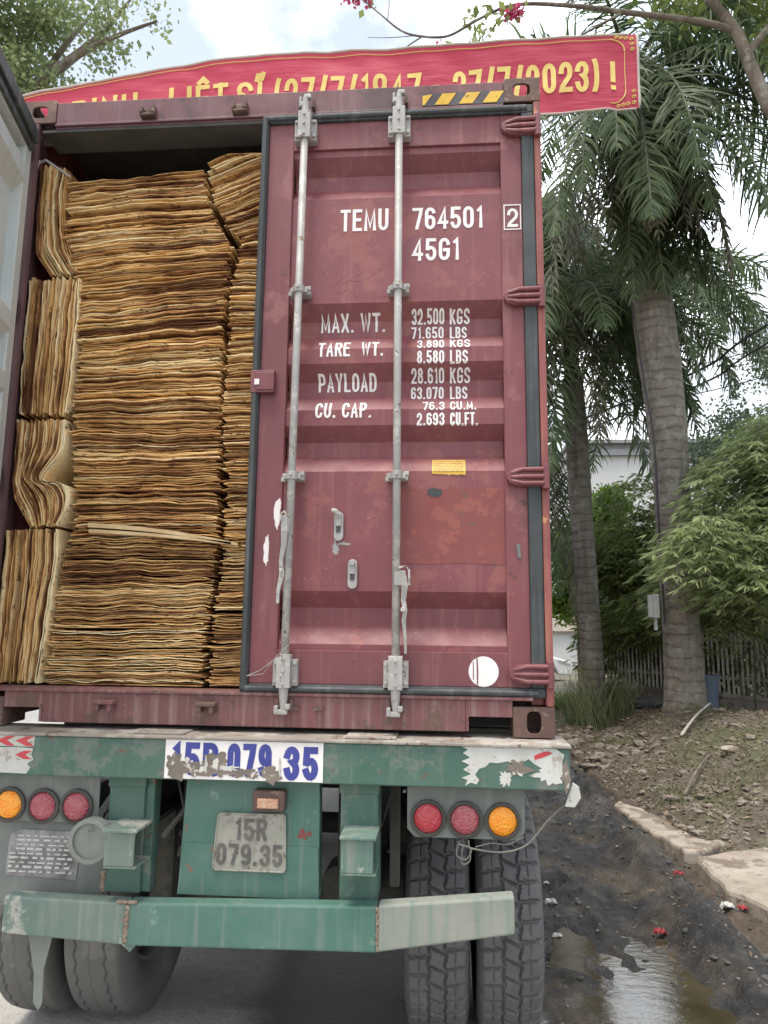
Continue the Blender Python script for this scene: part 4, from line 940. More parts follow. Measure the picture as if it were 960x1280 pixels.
# vertical posts with stubs
def post(x0, x1, zt_, zb_):
    mb = MB(); mb.box(x0, x1, -.055, -.043, zb_, zt_); mb.box(x0, x0 + .012, -.043, .10, zb_, zt_); mb.box(x1 - .012, x1, -.043, .10, zb_, zt_)
    mb.box(x0 - .005, x1 + .005, -.062, -.043, zt_ - .045, zt_)
    return mb.build('bumper_post', M['green'], tr, bevel=.004)
pl_ = post(-.545, -.400, 1.238, .80); pr_ = post(.384, .530, 1.238, .80)
mb = MB(); mb.box(-.400, -.366, -.040, .03, .80, 1.238); mb.build('post_web', M['green'], pl_, bevel=.003)
def stub(x0, x1, z0, z1, par):
    mb = MB(); mb.box(x0, x1, -.20, -.188, z0, z1); mb.box(x0 - .006, x1 + .012, -.215, -.055, z1, z1 + .014); mb.box(x0, x0 + .01, -.188, -.055, z0, z1); mb.box(x0, x1 + .01, -.20, -.055, z0 - .008, z0)
    mb.build('buffer_stub', M['green_worn'], par, bevel=.004)
stub(-.488, -.372, .940, 1.062, pl_); stub(.408, .526, .948, 1.066, pr_)
mb = MB(); mb.prism([(-.57, .935), (-.475, .935), (-.475, 1.075), (-.57, 1.075)], -.10, -.09)
mb.cyl((-.580, -.122, 1.005), (-.580, -.09, 1.005), .083, n=40); mb.lathe([(.083, -.004), (.083, -.012), (.066, -.012), (.066, -.004)], (-.580, -.122, 1.005), 'y', 40)
mb.tube([(-.585, -.128, 1.045), (-.578, -.14, 1.055), (-.57, -.128, 1.045)], .005, 6)
mb.build('tow_disc', M['disc'], pl_, bevel=.003)
# lamp panels
def lamp_panel(x0, x1, z0, z1, lamps):
    mb = MB(); c = .03
    mb.prism([(x0, z1), (x1, z1), (x1, z0 + c), (x1 - c, z0), (x0 + c, z0), (x0, z0 + c)], -.052, -.046); o = mb.build('lamp_panel', M['grey_panel'], tr, bevel=.002)
    for x, z, m_ in lamps:
        mb = MB(); mb.lathe([(.052, .0), (.068, .0), (.068, -.012), (.058, -.016), (.054, -.010)], (x, -.0525, z), 'y', 36); rim = mb.build('lamp_rim', M['soot_shade'], o)
        mb = MB(); mb.lathe([(.054, -.006), (.050, -.014), (.030, -.019), (.001, -.021)], (x, -.0525, z), 'y', 36); mb.build('tail_lamp', M[m_], o, smooth=True)
lamp_panel(-1.085, -.588, 1.050, 1.239, [(-.958, 1.113, 'lens_amber'), (-.816, 1.111, 'lens_red_dusty'), (-.677, 1.113, 'lens_red_dusty')])
lamp_panel(.642, 1.090, 1.042, 1.239, [(.722, 1.113, 'lens_red'), (.863, 1.112, 'lens_red_dusty'), (1.005, 1.111, 'lens_amber')])
# left guard panel with data plate
mb = MB(); mb.box(-1.10, -.565, -.02, -.014, .72, 1.048); gp = mb.build('guard_panel', M['grey_panel'], tr, bevel=.002)
mb = MB(); mb.prism([(-.972, .838), (-.962, .992), (-.92, 1.012), (-.68, 1.008), (-.668, .90), (-.675, .826)], -.0245, -.0205); ip = mb.build('data_plate', M['id_plate'], gp, bevel=.001)
bars = []; random.seed(9)
for k in range(9):
    z = .985 - k * .0165; x = -.93 if k < 4 else -.955
    while x < -.70:
        l_ = random.uniform(.012, .04); bars.append([(x, z), (x + l_, z), (x + l_, z + (.007 if k % 2 else .0045)), (x, z + (.007 if k % 2 else .0045))]); x += l_ + random.uniform(.006, .02)
decal('fine_print', bars, -.0247, .0006, M['bare_white'], ip)
# bumper, three welded lengths
def bar(name, P0, P1, h0, h1, m_, y0=-.16, dpt=.07):
    x0, z0 = P0; x1, z1 = P1
    mb = MB(); mb.add([(x0, y0, z0), (x1, y0, z1), (x1, y0 + dpt, z1), (x0, y0 + dpt, z0), (x0, y0, z0 + h0), (x1, y0, z1 + h1), (x1, y0 + dpt, z1 + h1), (x0, y0 + dpt, z0 + h0)],
           [(0, 1, 5, 4), (1, 2, 6, 5), (2, 3, 7, 6), (3, 0, 4, 7), (4, 5, 6, 7), (0, 3, 2, 1)])
    return mb.build(name, m_, tr, bevel=.008)
b1 = bar('bumper', (-.402, .652), (.540, .668), .150, .158, M['green_light'])
b2 = bar('bumper', (-.885, .676), (-.405, .655), .133, .147, M['green_worn'], -.163)
b3 = bar('bumper', (.543, .672), (1.036, .752), .158, .128, M['bumper_bare'], -.163)
for P0, P1, r0 in (((-.402, -.160, .665), (-.398, -.160, .795), .008), ((.541, -.160, .675), (.540, -.160, .825), .005), ((-.55, -.05, .80), (-.548, -.055, .88), .010), ((-.44, -.162, .805), (-.36, -.160, .805), .007)):
    mb = MB(); P = [Vector(P0).lerp(Vector(P1), i / 16) + Vector((.003 * math.sin(i * 1.9), 0, 0)) for i in range(17)]
    mb.tube(P, [r0 * (1 + .35 * math.sin(i * 2.6)) for i in range(17)], 7); mb.build('weld_seam', M['rust_weld'], b1, smooth=True)
mb = MB(); mb.prism([(-.42, .655), (-.36, .655), (-.385, .628)], -.15, -.10); mb.build('gusset', M['green_worn'], b1)
# dust and debris lying on the bumper top is painted by the worn deck material
mb = MB()
# torn mudflap strip
mb = MB(); mb.prism([(-.835, .70), (-.715, .70), (-.735, .60), (-.752, .52), (-.748, .40), (-.762, .372), (-.785, .40), (-.79, .50), (-.815, .60)], -.075, -.068)
mb.build('mud_flap', M['disc'], tr, bevel=.002)
# end flap and loose wire
mb = MB(); mb.prism([(1.232, 1.182), (1.268, 1.180), (1.292, 1.215), (1.285, 1.255), (1.262, 1.27)], -.11, -.098); mb.build('end_flap', M['bare_white'], tr, bevel=.003)
def smooth_pts(P, n=8):
    P = [Vector(p) for p in P]; out_ = []
    for i in range(len(P) - 1):
        p0 = P[max(0, i - 1)]; p1 = P[i]; p2 = P[i + 1]; p3 = P[min(len(P) - 1, i + 2)]
        for k in range(n):
            t = k / n; out_.append(.5 * ((2 * p1) + (p2 - p0) * t + (2 * p0 - 5 * p1 + 4 * p2 - p3) * t * t + (3 * p1 - p0 - 3 * p2 + p3) * t ** 3))
    out_.append(P[-1]); return out_
mb = MB()
mb.tube(smooth_pts([(1.25, -.10, 1.20), (1.17, -.10, 1.13), (1.09, -.11, 1.045), (1.0, -.11, 1.015), (.90, -.11, 1.022), (.84, -.10, 1.035)]), .0035, 6)
mb.tube(smooth_pts([(.84, -.10, 1.045), (.83, -.11, 1.0), (.865, -.11, .985), (.885, -.11, 1.02), (.855, -.11, 1.03), (.85, -.11, .97), (.88, -.11, .985), (.874, -.10, 1.05)]), .0025, 6)
mb.tube(smooth_pts([(.90, -.11, 1.03), (.96, -.11, 1.045), (1.02, -.1, 1.04), (1.08, -.1, 1.07)]), .002, 6)
mb.build('loose_wire', M['wire'], tr)
# axles, springs, brake chambers
RA, AX = .525, [.78, 2.09, 3.40]
for ay in AX:
    mb = MB(); mb.cyl((-.95, ay, RA), (.95, ay, RA), .065, n=16)
    for s_ in (-1, 1):
        mb.cyl((s_ * .48, ay, RA), (s_ * .60, ay, RA), .20, n=28)
        mb.box(s_ * .44 - .04, s_ * .44 + .04, ay - .42, ay + .42, RA + .10, RA + .16); mb.box(s_ * .44 - .05, s_ * .44 + .05, ay - .5, ay - .40, RA + .1, 1.03); mb.box(s_ * .44 - .05, s_ * .44 + .05, ay + .40, ay + .5, RA + .1, 1.03)
        mb.cyl((s_ * .30, ay - .2, RA + .12), (s_ * .30, ay - .02, RA + .12), .085, n=18)
    mb.build('axle', M['frame_dark'], tr, bevel=.004)
for bxs in ((-.35, -.255, .25, .29, .82, 1.2), (.34, .352, .2, .6, .75, 1.2), (.56, .60, .18, .24, .78, 1.22), (-.345, -.265, .20, .23, .86, .90), (-.345, -.265, .20, .23, .94, .965)):
    mb = MB(); mb.box(*bxs); mb.build('bracket', M['soot_shade'], tr, bevel=.003)
mb = MB(); mb.tube([(-.36, .05, .98), (-.30, .10, 1.06), (-.25, .2, 1.20)], .012, 6); mb.build('brace', M['wire'], tr)
mb = MB(); mb.tube(smooth_pts([(-.33, .1, 1.22), (-.29, .08, 1.10), (-.262, .06, 1.02), (-.3, .08, .9)]), .004, 5); mb.build('air_hose', M['wire'], tr)

def tyre_mesh(lug, m_):
    nu = 540 if lug else 480; half = .135
    prof_ = [(-.090, .300), (-.125, .335), (-.142, .390), (-.140, .445), (-.128, .488), (-.117, .503)]
    ts = np.linspace(-.112, .112, 44 if lug else 60)
    prof_ += [(t, .517 - .010 * (abs(t) / .112) ** 2.5) for t in ts]
    prof_ += [(-a, b_) for a, b_ in prof_[:6][::-1]]
    P = np.array(prof_); k = len(P)
    U, A = np.meshgrid(np.linspace(0, 2 * PI, nu, endpoint=False), P[:, 0]); Rr_ = np.repeat(P[:, 1][:, None], nu, 1)
    x = A; arc = U * .52
    def gr(dv_, wd): return 1 - sst(wd * .45, wd * .85, np.abs(dv_))
    if lug:
        pitch = 2 * PI * .52 / 44
        tri = lambda q: np.abs((q % 1) - .5) * 2 - .5
        zig = .010 * tri(arc / pitch)
        g_ = gr(x - (-.035) - zig, .0075) + gr(x - .035 - zig, .0075)
        ph = arc / pitch
        sl1 = (ph + np.where(x < -.035, x * 2.0, np.where(x > .035, .5 + x * 1.5 - .3, -x * 6.0 + .25)))
        dd = ((sl1 + .5) % 1 - .5) * pitch
        g_ = g_ + gr(dd, .0105)
        # a narrow sipe down the middle of each shoulder block
        g_ = g_ + .35 * (gr(x - .075 - zig * .4, .003) + gr(x + .075 - zig * .4, .003))
        g_ = np.clip(g_, 0, 1) * (np.abs(x) < .118) * (Rr_ > .49)
        Rr_ = Rr_ - .016 * g_ + .008 * (np.abs(x) < .118)
        sh = (np.abs(x) > .112) & (np.abs(x) < .131) & (Rr_ > .48)
        Rr_ = Rr_ - .004 * sh * (1 - sst(.003, .01, np.abs(dd)))
    else:
        tri = lambda q: np.abs((q % 1) - .5) * 2 - .5
        zig = .014 * tri(arc / .075)
        g_ = gr(x + .066 - zig, .0055) + gr(x - .066 + zig, .0055) + .35 * gr(x - zig * .6, .004)
        Rr_ = Rr_ - .010 * np.clip(g_, 0, 1) * (np.abs(x) < .11) + .003
    V_ = np.stack([x.ravel(), (Rr_ * np.cos(U)).ravel(), (Rr_ * np.sin(U)).ravel()], 1)
    F_ = [(i * nu + j, i * nu + (j + 1) % nu, (i + 1) * nu + (j + 1) % nu, (i + 1) * nu + j) for i in range(k - 1) for j in range(nu)]
    me = bpy.data.meshes.new('tyre'); me.from_pydata([tuple(v) for v in V_.tolist()], [], F_)
    me.polygons.foreach_set('use_smooth', [not lug] * len(F_)); me.materials.append(m_)
    bm = bmesh.new(); bm.from_mesh(me); bmesh.ops.recalc_face_normals(bm, faces=bm.faces); bm.to_mesh(me); bm.free()
    return me
tm_lug = tyre_mesh(True, M['tyre']); tm_worn = tyre_mesh(False, M['tyre_dusty'])
mb = MB(); mb.lathe([(.310, -.09), (.285, -.085), (.275, -.02), (.275, .06), (.285, .085), (.310, .09)], (0, 0, 0), 'x', 40); mb.lathe([(.278, .02), (.20, .05), (.12, .055), (.12, -.02), (.0, -.02)], (0, 0, 0), 'x', 40)
rim0 = mb.build('wheel', M['rim'], None); rim_me = rim0.data; bpy.data.objects.remove(rim0)
first = True
for ai, ay in enumerate(AX):
    for xc, sgn in ((1.063, 1), (.755, -1), (-1.070, -1), (-.735, 1)):
        wo = bpy.data.objects.new('wheel', rim_me); COL.objects.link(wo); wo.parent = tr
        wo.matrix_parent_inverse = Matrix.Translation((0, -.78, 0)); wo.location = (xc, ay, RA - .004); wo.rotation_euler = (random.uniform(0, 6), 0, 0)
        ty = bpy.data.objects.new('tyre', tm_lug if xc > 0 else tm_worn); COL.objects.link(ty); ty.parent = wo

# ================================================================== banner
bn = empty('banner', (0, 4, 7.2), 'long red cloth banner with gold letters hung across behind the container', 'banner')
def btop(x): return float(np.interp(x, [-5.2, -3.883, -2.82, -1.545, .2, 2.85], [7.45, 7.70, 7.875, 8.066, 8.058, 8.072]))
def bbot(x): return float(np.interp(x, [-5.2, -3.883, -1.545, .2, 1.788, 2.35, 2.52, 2.60, 2.85], [7.1, 7.27, 7.19, 7.18, 7.185, 7.215, 7.235, 7.205, 7.225]))
def bsurf(s, x):                   # s 0 bottom .. 1 top
    z = bbot(x) + (btop(x) - bbot(x)) * s
    y = 4 + .03 * mnoise.noise(Vector((x * .7, s * 1.6, 0))) + .022 * mnoise.noise(Vector((x * 3.1 + s * 2, s * 3, 5))) + .04 * (1 - abs(x + 1.545) * 1.2 if abs(x + 1.545) < .8 else 0) + .03 * (1 - s)
    return (x, y, z)
nxb, nzb = 240, 24
xsb = np.linspace(-5.2, 2.85, nxb)
Vb = [bsurf(j / nzb, x) for j in range(nzb + 1) for x in xsb]
Fb = [(j * nxb + i, j * nxb + i + 1, (j + 1) * nxb + i + 1, (j + 1) * nxb + i) for j in range(nzb) for i in range(nxb - 1)]
cl = link_mesh('cloth', Vb, Fb, M['banner'], bn, smooth=True)
def bxf(c):     # text laid in (x, z in 0..1)
    p = bsurf(c.z, c.x); return (p[0], p[1] - .006 + c.y * 20, p[2])
def btext(s_, x0, x1, s0, s1, st=.052):      # stroke given in metres across, and as a share of the cloth's height
    return text_mesh(s_, x0, x1, s0, s1, 0, M['banner_gold'], cl, 'lettering', st, breaks=[s0 + (s1 - s0) * i / 6 for i in range(-1, 9)], xf=bxf, gap=.34, vstroke=.072)
btext('BINH', -3.36, -2.60, .25, .66); btext('-', -2.46, -2.34, .25, .66); btext('LIÊT', -2.24, -1.58, .25, .66); btext('SĨ', -1.48, -1.19, .25, .66)
btext('(27/7/1947', -1.06, .56, .25, .66); btext('-', .64, .78, .25, .66); btext('27/7/2023)', .90, 2.44, .25, .66); btext('!', 2.545, 2.625, .25, .66)
mb = MB()
mb.tube([(x, bsurf(1, x)[1], btop(x) + .004) for x in xsb[::4]], .016, 6)
mb.tube([(x, bsurf(0, x)[1], bbot(x) - .002) for x in xsb[::2]], .012, 6); mb.tube([bsurf(j / 12, 2.85) for j in range(13)], .014, 6)
mb.build('hem', M['banner_hem'], bn, smooth=True)
mb = MB()                                    # thin gold border line and corner scrolls
def bl(pts, r=.007): mb.tube([Vector(bsurf(s_, x)) + Vector((0, -.008, 0)) for x, s_ in pts], r, 5)
bl([(x, .93) for x in np.linspace(-4.2, 2.55, 120)], .005)
bl([(2.55 + .16 * math.sin(a), .765 + .165 * math.cos(a)) for a in np.linspace(0, PI / 2, 10)]); bl([(2.71, s_) for s_ in np.linspace(.765, .24, 10)], .004); bl([(2.55 + .16 * math.sin(a), .24 - .165 * math.cos(a)) for a in np.linspace(0, PI / 2, 10)])
for sy, s0 in ((1, .93), (-1, .07)):
    for k, (dx, ds) in enumerate(((0, 0), (-.06, .012), (0, -.075), (-.11, .018), (.0, -.15), (-.16, .03))):
        cx, cs = 2.79 + dx, s0 + sy * ds * 1.0
        bl([(cx + (.024 - .002 * j) * math.cos(j * .9), cs + (.028 - .0022 * j) * math.sin(j * .9)) for j in range(10)], .005)
mb.build('gold_border', M['banner_gold'], cl)
mb = MB(); mb.tube(smooth_pts([(-9.0, 6.5, 8.4), (-5.2, 4.6, 7.55), (-3.883, 4.0, 7.70)]), .006, 5); mb.tube(smooth_pts([(2.85, 4, 8.07), (3.4, 6, 8.6), (3.8, 7.8, 9.2)]), .006, 5); mb.tube(smooth_pts([(2.85, 4, 7.23), (3.4, 6, 7.5), (3.85, 7.8, 7.9)]), .005, 5)
mb.build('tie_rope', M['cable'], bn)

# ================================================================== foliage tools
def strips_mesh(name, parts_, m, parent=None, label=None, cat=None, group=None, kind=None):
    """parts_: list of (verts (n,3), faces list, tone array)"""
    Vv, Fv, Tv = [], [], []; b_ = 0
    for v, f, t in parts_:
        Vv.append(v); Fv += [tuple(i + b_ for i in q) for q in f]; Tv.append(np.broadcast_to(t, (len(v),))); b_ += len(v)
    o = link_mesh(name, np.concatenate(Vv), Fv, m, parent, tone=np.concatenate(Tv)); return tag(o, label, cat, group, kind)

def palm_frond(base, az, el, length, droop, rg, nl=56, ll=.62, dead=False, hang=.42):
    """returns (rachis points, leaflet geometry)"""
    pts = [np.array(base, float)]; d = np.array([math.cos(az) * math.cos(el), math.sin(az) * math.cos(el), math.sin(el)]); n = 22
    for i in range(n):
        d = d + np.array([0, 0, -droop * (i / n) ** .8 / n * 2.0]); d = d / np.linalg.norm(d); pts.append(pts[-1] + d * length / n)
    pts = np.array(pts); side = np.array([-math.sin(az), math.cos(az), 0.]); geo = []
    for k in range(nl):
        s = .12 + .88 * (k + .5) / nl; i = s * n; i0 = int(min(i, n - 1)); p = pts[i0] + (pts[i0 + 1] - pts[i0]) * (i - i0); t = pts[i0 + 1] - pts[i0]; t = t / np.linalg.norm(t)
        up = np.cross(side, t)
        L_ = ll * (math.sin(PI * min(1, (s - .02) * .93 + .10)) ** .55) * rg.uniform(.8, 1.15)
        for sg_ in (-1, 1):
            if rg.random() < .05: continue
            ld = side * sg_ * .85 + t * (.35 + .45 * s) + up * rg.uniform(-.6, .7) + rg.normal(0, .16, 3); ld /= np.linalg.norm(ld)
            w_ = .021 * rg.uniform(.7, 1.25); hg = hang * rg.uniform(.5, 2.1); q = p.copy(); vs = []; nn = np.cross(ld, t); nn /= np.linalg.norm(nn) + 1e-9
            wd = np.cross(nn, ld); m_ = 4
            for j in range(m_ + 1):
                ww = w_ * (1 - (j / m_) ** 2 * .96) * (.6 + .4 * min(1, j * 2)); vs += [q - wd * ww, q + wd * ww]
                ld = ld + np.array([0, 0, -(hg if not dead else .9) * (j + 1) / m_]) * rg.uniform(.7, 1.2); ld /= np.linalg.norm(ld); q = q + ld * L_ / m_
            geo.append((np.array(vs), [(2 * j, 2 * j + 1, 2 * j + 3, 2 * j + 2) for j in range(m_)], float(np.clip(.45 + rg.normal(0, .28), 0, 1))))
    return pts, geo
def palm(base, tpts, radii, crown, nfr, flen, label, shaft, seed, dead=6, lean=(0, 0), el_rng=(-.5, 1.2), extra=None, nl=56, ll=.62, skirt=0):
    rg = np.random.default_rng(seed)
    root = empty('palm_tree', base, label, 'palm tree', 'tall palm trees on the verge')
    mb = MB(); P = smooth_pts(tpts, 6); rad = np.interp(np.linspace(0, 1, len(P)), np.linspace(0, 1, len(radii)), radii)
    for i in range(len(rad)): rad[i] *= 1 + .018 * math.sin(i * 2.3) + .012 * math.sin(i * 5.1)
    mb.tube(P, list(rad), 22); tk = mb.build('trunk', M['palm_trunk'], root, smooth=True)
    if shaft:
        mb = MB(); mb.tube(smooth_pts([shaft[0], shaft[1], shaft[2]], 5), list(np.interp(np.linspace(0, 1, 11), [0, .12, .5, 1], shaft[3])), 18); mb.build('crownshaft', M['crownshaft'], root, smooth=True)
    items = [(rg.uniform(-PI * .95, -PI * .05), -1.32 + rg.normal(0, .10), flen * rg.uniform(.62, .97), .45) for _ in range(skirt)]
    for k in range(nfr):
        az = 2 * PI * k * .382 + rg.uniform(-.2, .2); e = el_rng[0] + (el_rng[1] - el_rng[0]) * ((k * .618) % 1)
        items.append((az, e, flen * rg.uniform(.85, 1.1), rg.uniform(1.6, 2.6)))
    for it in (extra or []): items.append(it)
    for k, (az, e, L_, dr) in enumerate(items):
        pts, geo = palm_frond(crown, az, e, L_, dr, rg, nl=nl, ll=ll)
        o = strips_mesh('frond', geo, M['palm_leaf'], root)
        mb = MB(); mb.tube(pts, list(np.linspace(.035, .006, len(pts))), 6); mb.build('rachis', M['crownshaft'], o)
    for k in range(dead):
        az = rg.uniform(0, 2 * PI) if k > dead * .6 else rg.uniform(-PI * .95, -PI * .05); pts, geo = palm_frond((crown[0], crown[1], crown[2] - .25), az, -.9, flen * rg.uniform(.6, .95), 2.5, rg, nl=26, ll=.55, dead=True)
        o = strips_mesh('dead_frond', geo, M['palm_dead'], root); mb = MB(); mb.tube(pts, list(np.linspace(.03, .006, len(pts))), 5); mb.build('rachis', M['palm_dead'], o)
    return root
# big near palm: thick ringed trunk
palm((4.27, 8, .45), [(4.27, 8, .30), (4.27, 8, 1.0), (4.26, 8, 1.9), (4.235, 8, 3.1), (4.22, 8, 4.6), (4.15, 8, 5.8), (4.06, 8, 7.0), (3.96, 8, 8.6), (3.90, 8, 10.0)],
     [.36, .29, .262, .256, .262, .29, .318, .30, .24, .18], (3.88, 8, 10.9), 10, 4.6, 'thickest palm with a bare ringed trunk standing on the mound', ((3.90, 8, 9.9), (3.89, 8, 10.4), (3.88, 8, 11.0), [.2, .22, .16, .09]), 41, dead=22, el_rng=(-.25, 1.1),
     extra=[(R(-95), -.95, 4.0, 1.0), (R(-60), -.7, 4.6, 1.6), (R(-28), -.35, 4.9, 2.2), (R(-20), -.8, 4.6, 1.4), (R(-140), -.8, 4.2, 1.4), (R(-110), -.3, 4.3, 2.4), (R(5), -.2, 4.8, 2.4), (R(-45), .3, 5.0, 2.8), (R(-8), .5, 5.2, 2.8), (R(-85), -.55, 4.2, 1.9), (R(-50), -.2, 4.6, 2.6), (R(-12), .15, 4.7, 2.9), (R(-125), -.5, 4.0, 2.4), (R(-100), -.8, 4.4, 1.5), (R(-70), -.9, 4.0, 1.2), (R(-30), .5, 4.6, 3.0), (R(-150), -.2, 4.0, 2.6), (R(-40), .8, 4.4, 3.2)], nl=105, ll=.85, skirt=18)
# slimmer palm with green crownshaft
palm((3.40, 10, .2), [(3.42, 10, .1), (3.39, 10, .8), (3.34, 10, 2.2), (3.27, 10, 3.7), (3.22, 10, 5.3), (3.18, 10, 6.35)], [.24, .20, .185, .19, .20, .20, .19], (3.14, 10, 7.75), 15, 3.7,
     'slimmer palm with a smooth green crownshaft rising from long grass', ((3.18, 10, 6.3), (3.165, 10, 6.9), (3.145, 10, 7.8), [.17, .15, .13, .07]), 52, dead=2, el_rng=(-.3, 1.1),
     extra=[(R(-60), .7, 3.6, 2.8), (R(-20), -.3, 3.4, 2.2), (R(-10), .1, 3.8, 2.2), (R(20), -.1, 3.6, 2.4), (R(-25), .5, 4.0, 2.6), (R(0), -.7, 3.6, 1.2), (R(160), -.7, 3.4, 1.2), (R(-10), -1.0, 4.0, .6), (R(-35), -1.1, 3.9, .5), (R(195), -1.0, 3.8, .6), (R(215), -1.15, 4.0, .4), (R(240), -1.2, 3.6, .3), (R(0), -.2, 3.2, 2.8), (R(170), -.3, 3.3, 2.6), (R(-20), .3, 3.4, 3.2), (R(200), .2, 3.2, 3)], nl=90, ll=.72, skirt=0)
palm((5.83, 13, .2), [(5.83, 13, .2), (5.82, 13, 3.6), (5.80, 13, 5.8), (5.70, 13, 7.4), (5.55, 13, 8.4)], [.2, .17, .17, .16], (5.3, 13, 9.8), 16, 4.3,
     'palm behind the thickest one, its fan of fronds showing right of that trunk', ((5.55, 13, 8.4), (5.46, 13, 9.0), (5.3, 13, 9.8), [.16, .14, .12, .07]), 63, dead=2, el_rng=(-.5, .8), extra=[(R(-20), .3, 4.2, 2.4), (R(-5), .0, 4.2, 2.0), (R(15), .5, 4.2, 2.6), (R(-40), -.2, 3.8, 2.0), (R(-160), -.9, 4.2, .9), (R(-130), -.9, 4.4, .8), (R(180), -.6, 4.2, 1.4), (R(-165), -1.15, 5.4, .5), (R(-150), -1.2, 5.2, .4), (R(175), -1.0, 5.0, .7)], nl=90, ll=.8, skirt=5)
palm((2.75, 12, .15), [(2.75, 12, .1), (2.78, 12, 3), (2.84, 12, 6), (2.94, 12, 9.6)], [.2, .16, .155, .15], (3.0, 12, 11.2), 14, 4.4,
     'palm hidden mostly by the container, dark fronds beside the right door hinges', ((2.94, 12, 9.5), (2.96, 12, 10.3), (3.0, 12, 11.2), [.14, .13, .11, .06]), 74, dead=10, el_rng=(-.9, .9), extra=[(R(-90), -.9, 4.6, 1.0), (R(-60), -.8, 4.4, 1.2), (R(-120), -.7, 4.4, 1.4), (R(-40), -.9, 4.8, 1.0)], nl=90, ll=.85, skirt=12)

rg_ = np.random.default_rng(88); dry_ = empty('dry_creeper', (2.95, 11.2, 5.4), 'curtain of dry grey strands hanging between the container edge and the slim palm', 'creeper')
for k in range(5):
    pts, geo = palm_frond((2.75 + .1 * k, 11.2, 5.6 + .2 * math.sin(k)), R(-90 + 25 * (k - 2)), -1.4, 3.0 + .25 * k, .2, rg_, nl=60, ll=.6, dead=True)
    strips_mesh('strand', geo, M['palm_dead'] if k % 2 else M['palm_leaf'], dry_)

def leaf_quads(C_, dirs, size, wid, tones, rg, fold=.0):
    """one rhombus-like leaf per centre: C_ (n,3) base, dirs (n,3) unit"""
    n = len(C_); a = np.cross(dirs, rg.normal(0, 1, (n, 3))); a /= np.linalg.norm(a, axis=1)[:, None] + 1e-9
    s = size[:, None] if np.ndim(size) else size; w_ = wid[:, None] if np.ndim(wid) else wid
    V_ = np.stack([C_, C_ + dirs * s * .45 + a * w_, C_ + dirs * s, C_ + dirs * s * .45 - a * w_], 1).reshape(-1, 3)
    F_ = [(4 * i, 4 * i + 1, 4 * i + 2, 4 * i + 3) for i in range(n)]
    return V_, F_, np.repeat(tones, 4)
def crown(name, m, parent, blobs, n, size, wid, seed, droop=.3, cl_=.35, tone_m=.5, label=None, cat=None, group=None, kind=None, per=9, spread=.22):
    """leaves in small sprays spread through the volume of several uneven blobs"""
    rg = np.random.default_rng(seed); B = np.array(blobs, float); vol = np.prod(B[:, 3:6], 1); pr_ = vol / vol.sum()
    ns = n // per; idx = rg.choice(len(B), ns, p=pr_); q = rg.normal(0, 1, (ns, 3)); q /= np.linalg.norm(q, axis=1)[:, None]; rad = rg.random(ns) ** .55
    c = B[idx, :3] + q * rad[:, None] * B[idx, 3:6]
    keep = np.array([mnoise.noise(Vector((p[0] * 1.3 / cl_ * .35, p[1] * 1.3 / cl_ * .35, p[2] * 1.3 / cl_ * .35))) > -.12 for p in c]); c = c[keep]; q = q[keep]
    ns = len(c); spray_t = np.clip(rg.normal(tone_m, .2, ns), 0, 1)
    C_ = np.repeat(c, per, 0) + rg.normal(0, spread, (ns * per, 3)) * np.array([1, 1, .7]); d = rg.normal(0, 1, (ns * per, 3)) + np.repeat(q, per, 0) * .7; d[:, 2] -= droop; d /= np.linalg.norm(d, axis=1)[:, None]
    sz = size * rg.uniform(.6, 1.3, ns * per); t = np.clip(np.repeat(spray_t, per) + rg.normal(0, .15, ns * per), 0, 1)
    V_, F_, T_ = leaf_quads(C_, d, sz, sz * wid, t, rg)
    o = link_mesh(name, V_, F_, m, parent, tone=T_); return tag(o, label, cat, group, kind)

# tree top left
tl = empty('broadleaf_tree', (-8.2, 9, 0), 'tall light green broadleaf tree at the top left above the banner', 'tree')
mb = MB(); mb.tube(smooth_pts([(-8.4, 9, 0), (-8.3, 9, 4), (-8.0, 9, 8), (-7.8, 9, 11)]), list(np.linspace(.32, .2, 25)), 14); mb.build('trunk', M['bark'], tl, smooth=True)
for k, P in enumerate(([(-7.8, 9, 10.8), (-6.9, 8.8, 12.0), (-5.6, 8.6, 12.6), (-4.5, 8.5, 12.9)], [(-7.8, 9, 11), (-8.4, 9, 12.8), (-9.0, 9, 14.4)], [(-7.9, 9, 10), (-7.0, 9.2, 12.6), (-6.3, 9.4, 14.0)], [(-7.9, 9, 9.5), (-9, 9, 10.6), (-10, 9, 11.6)], [(-6.9, 8.8, 12.0), (-6.0, 9, 13.0), (-5.3, 9, 13.9)])):
    mb = MB(); mb.tube(smooth_pts(P, 5), list(np.linspace(.12, .02, 5 * (len(P) - 1) + 1)), 8); mb.build('limb', M['bark'], tl, smooth=True)
crown('crown', M['tree_leaf'], tl, [(-8.6, 9, 13.2, 2.0, 1.6, 1.9), (-7.2, 9, 13.4, 1.3, 1.2, 1.2), (-8.2, 9, 15.0, 2.0, 1.5, 1.2), (-6.2, 8.8, 13.0, .9, .9, .7), (-9.8, 9, 11.6, 1.5, 1.3, 1.3), (-7.6, 8.9, 11.9, 1.4, 1.2, .9), (-5.3, 8.7, 13.0, .65, .6, .5), (-4.6, 8.6, 12.9, .35, .35, .3), (-5.7, 9, 13.8, .35, .35, .4)], 42000, .105, .33, 5, per=10, spread=.15)
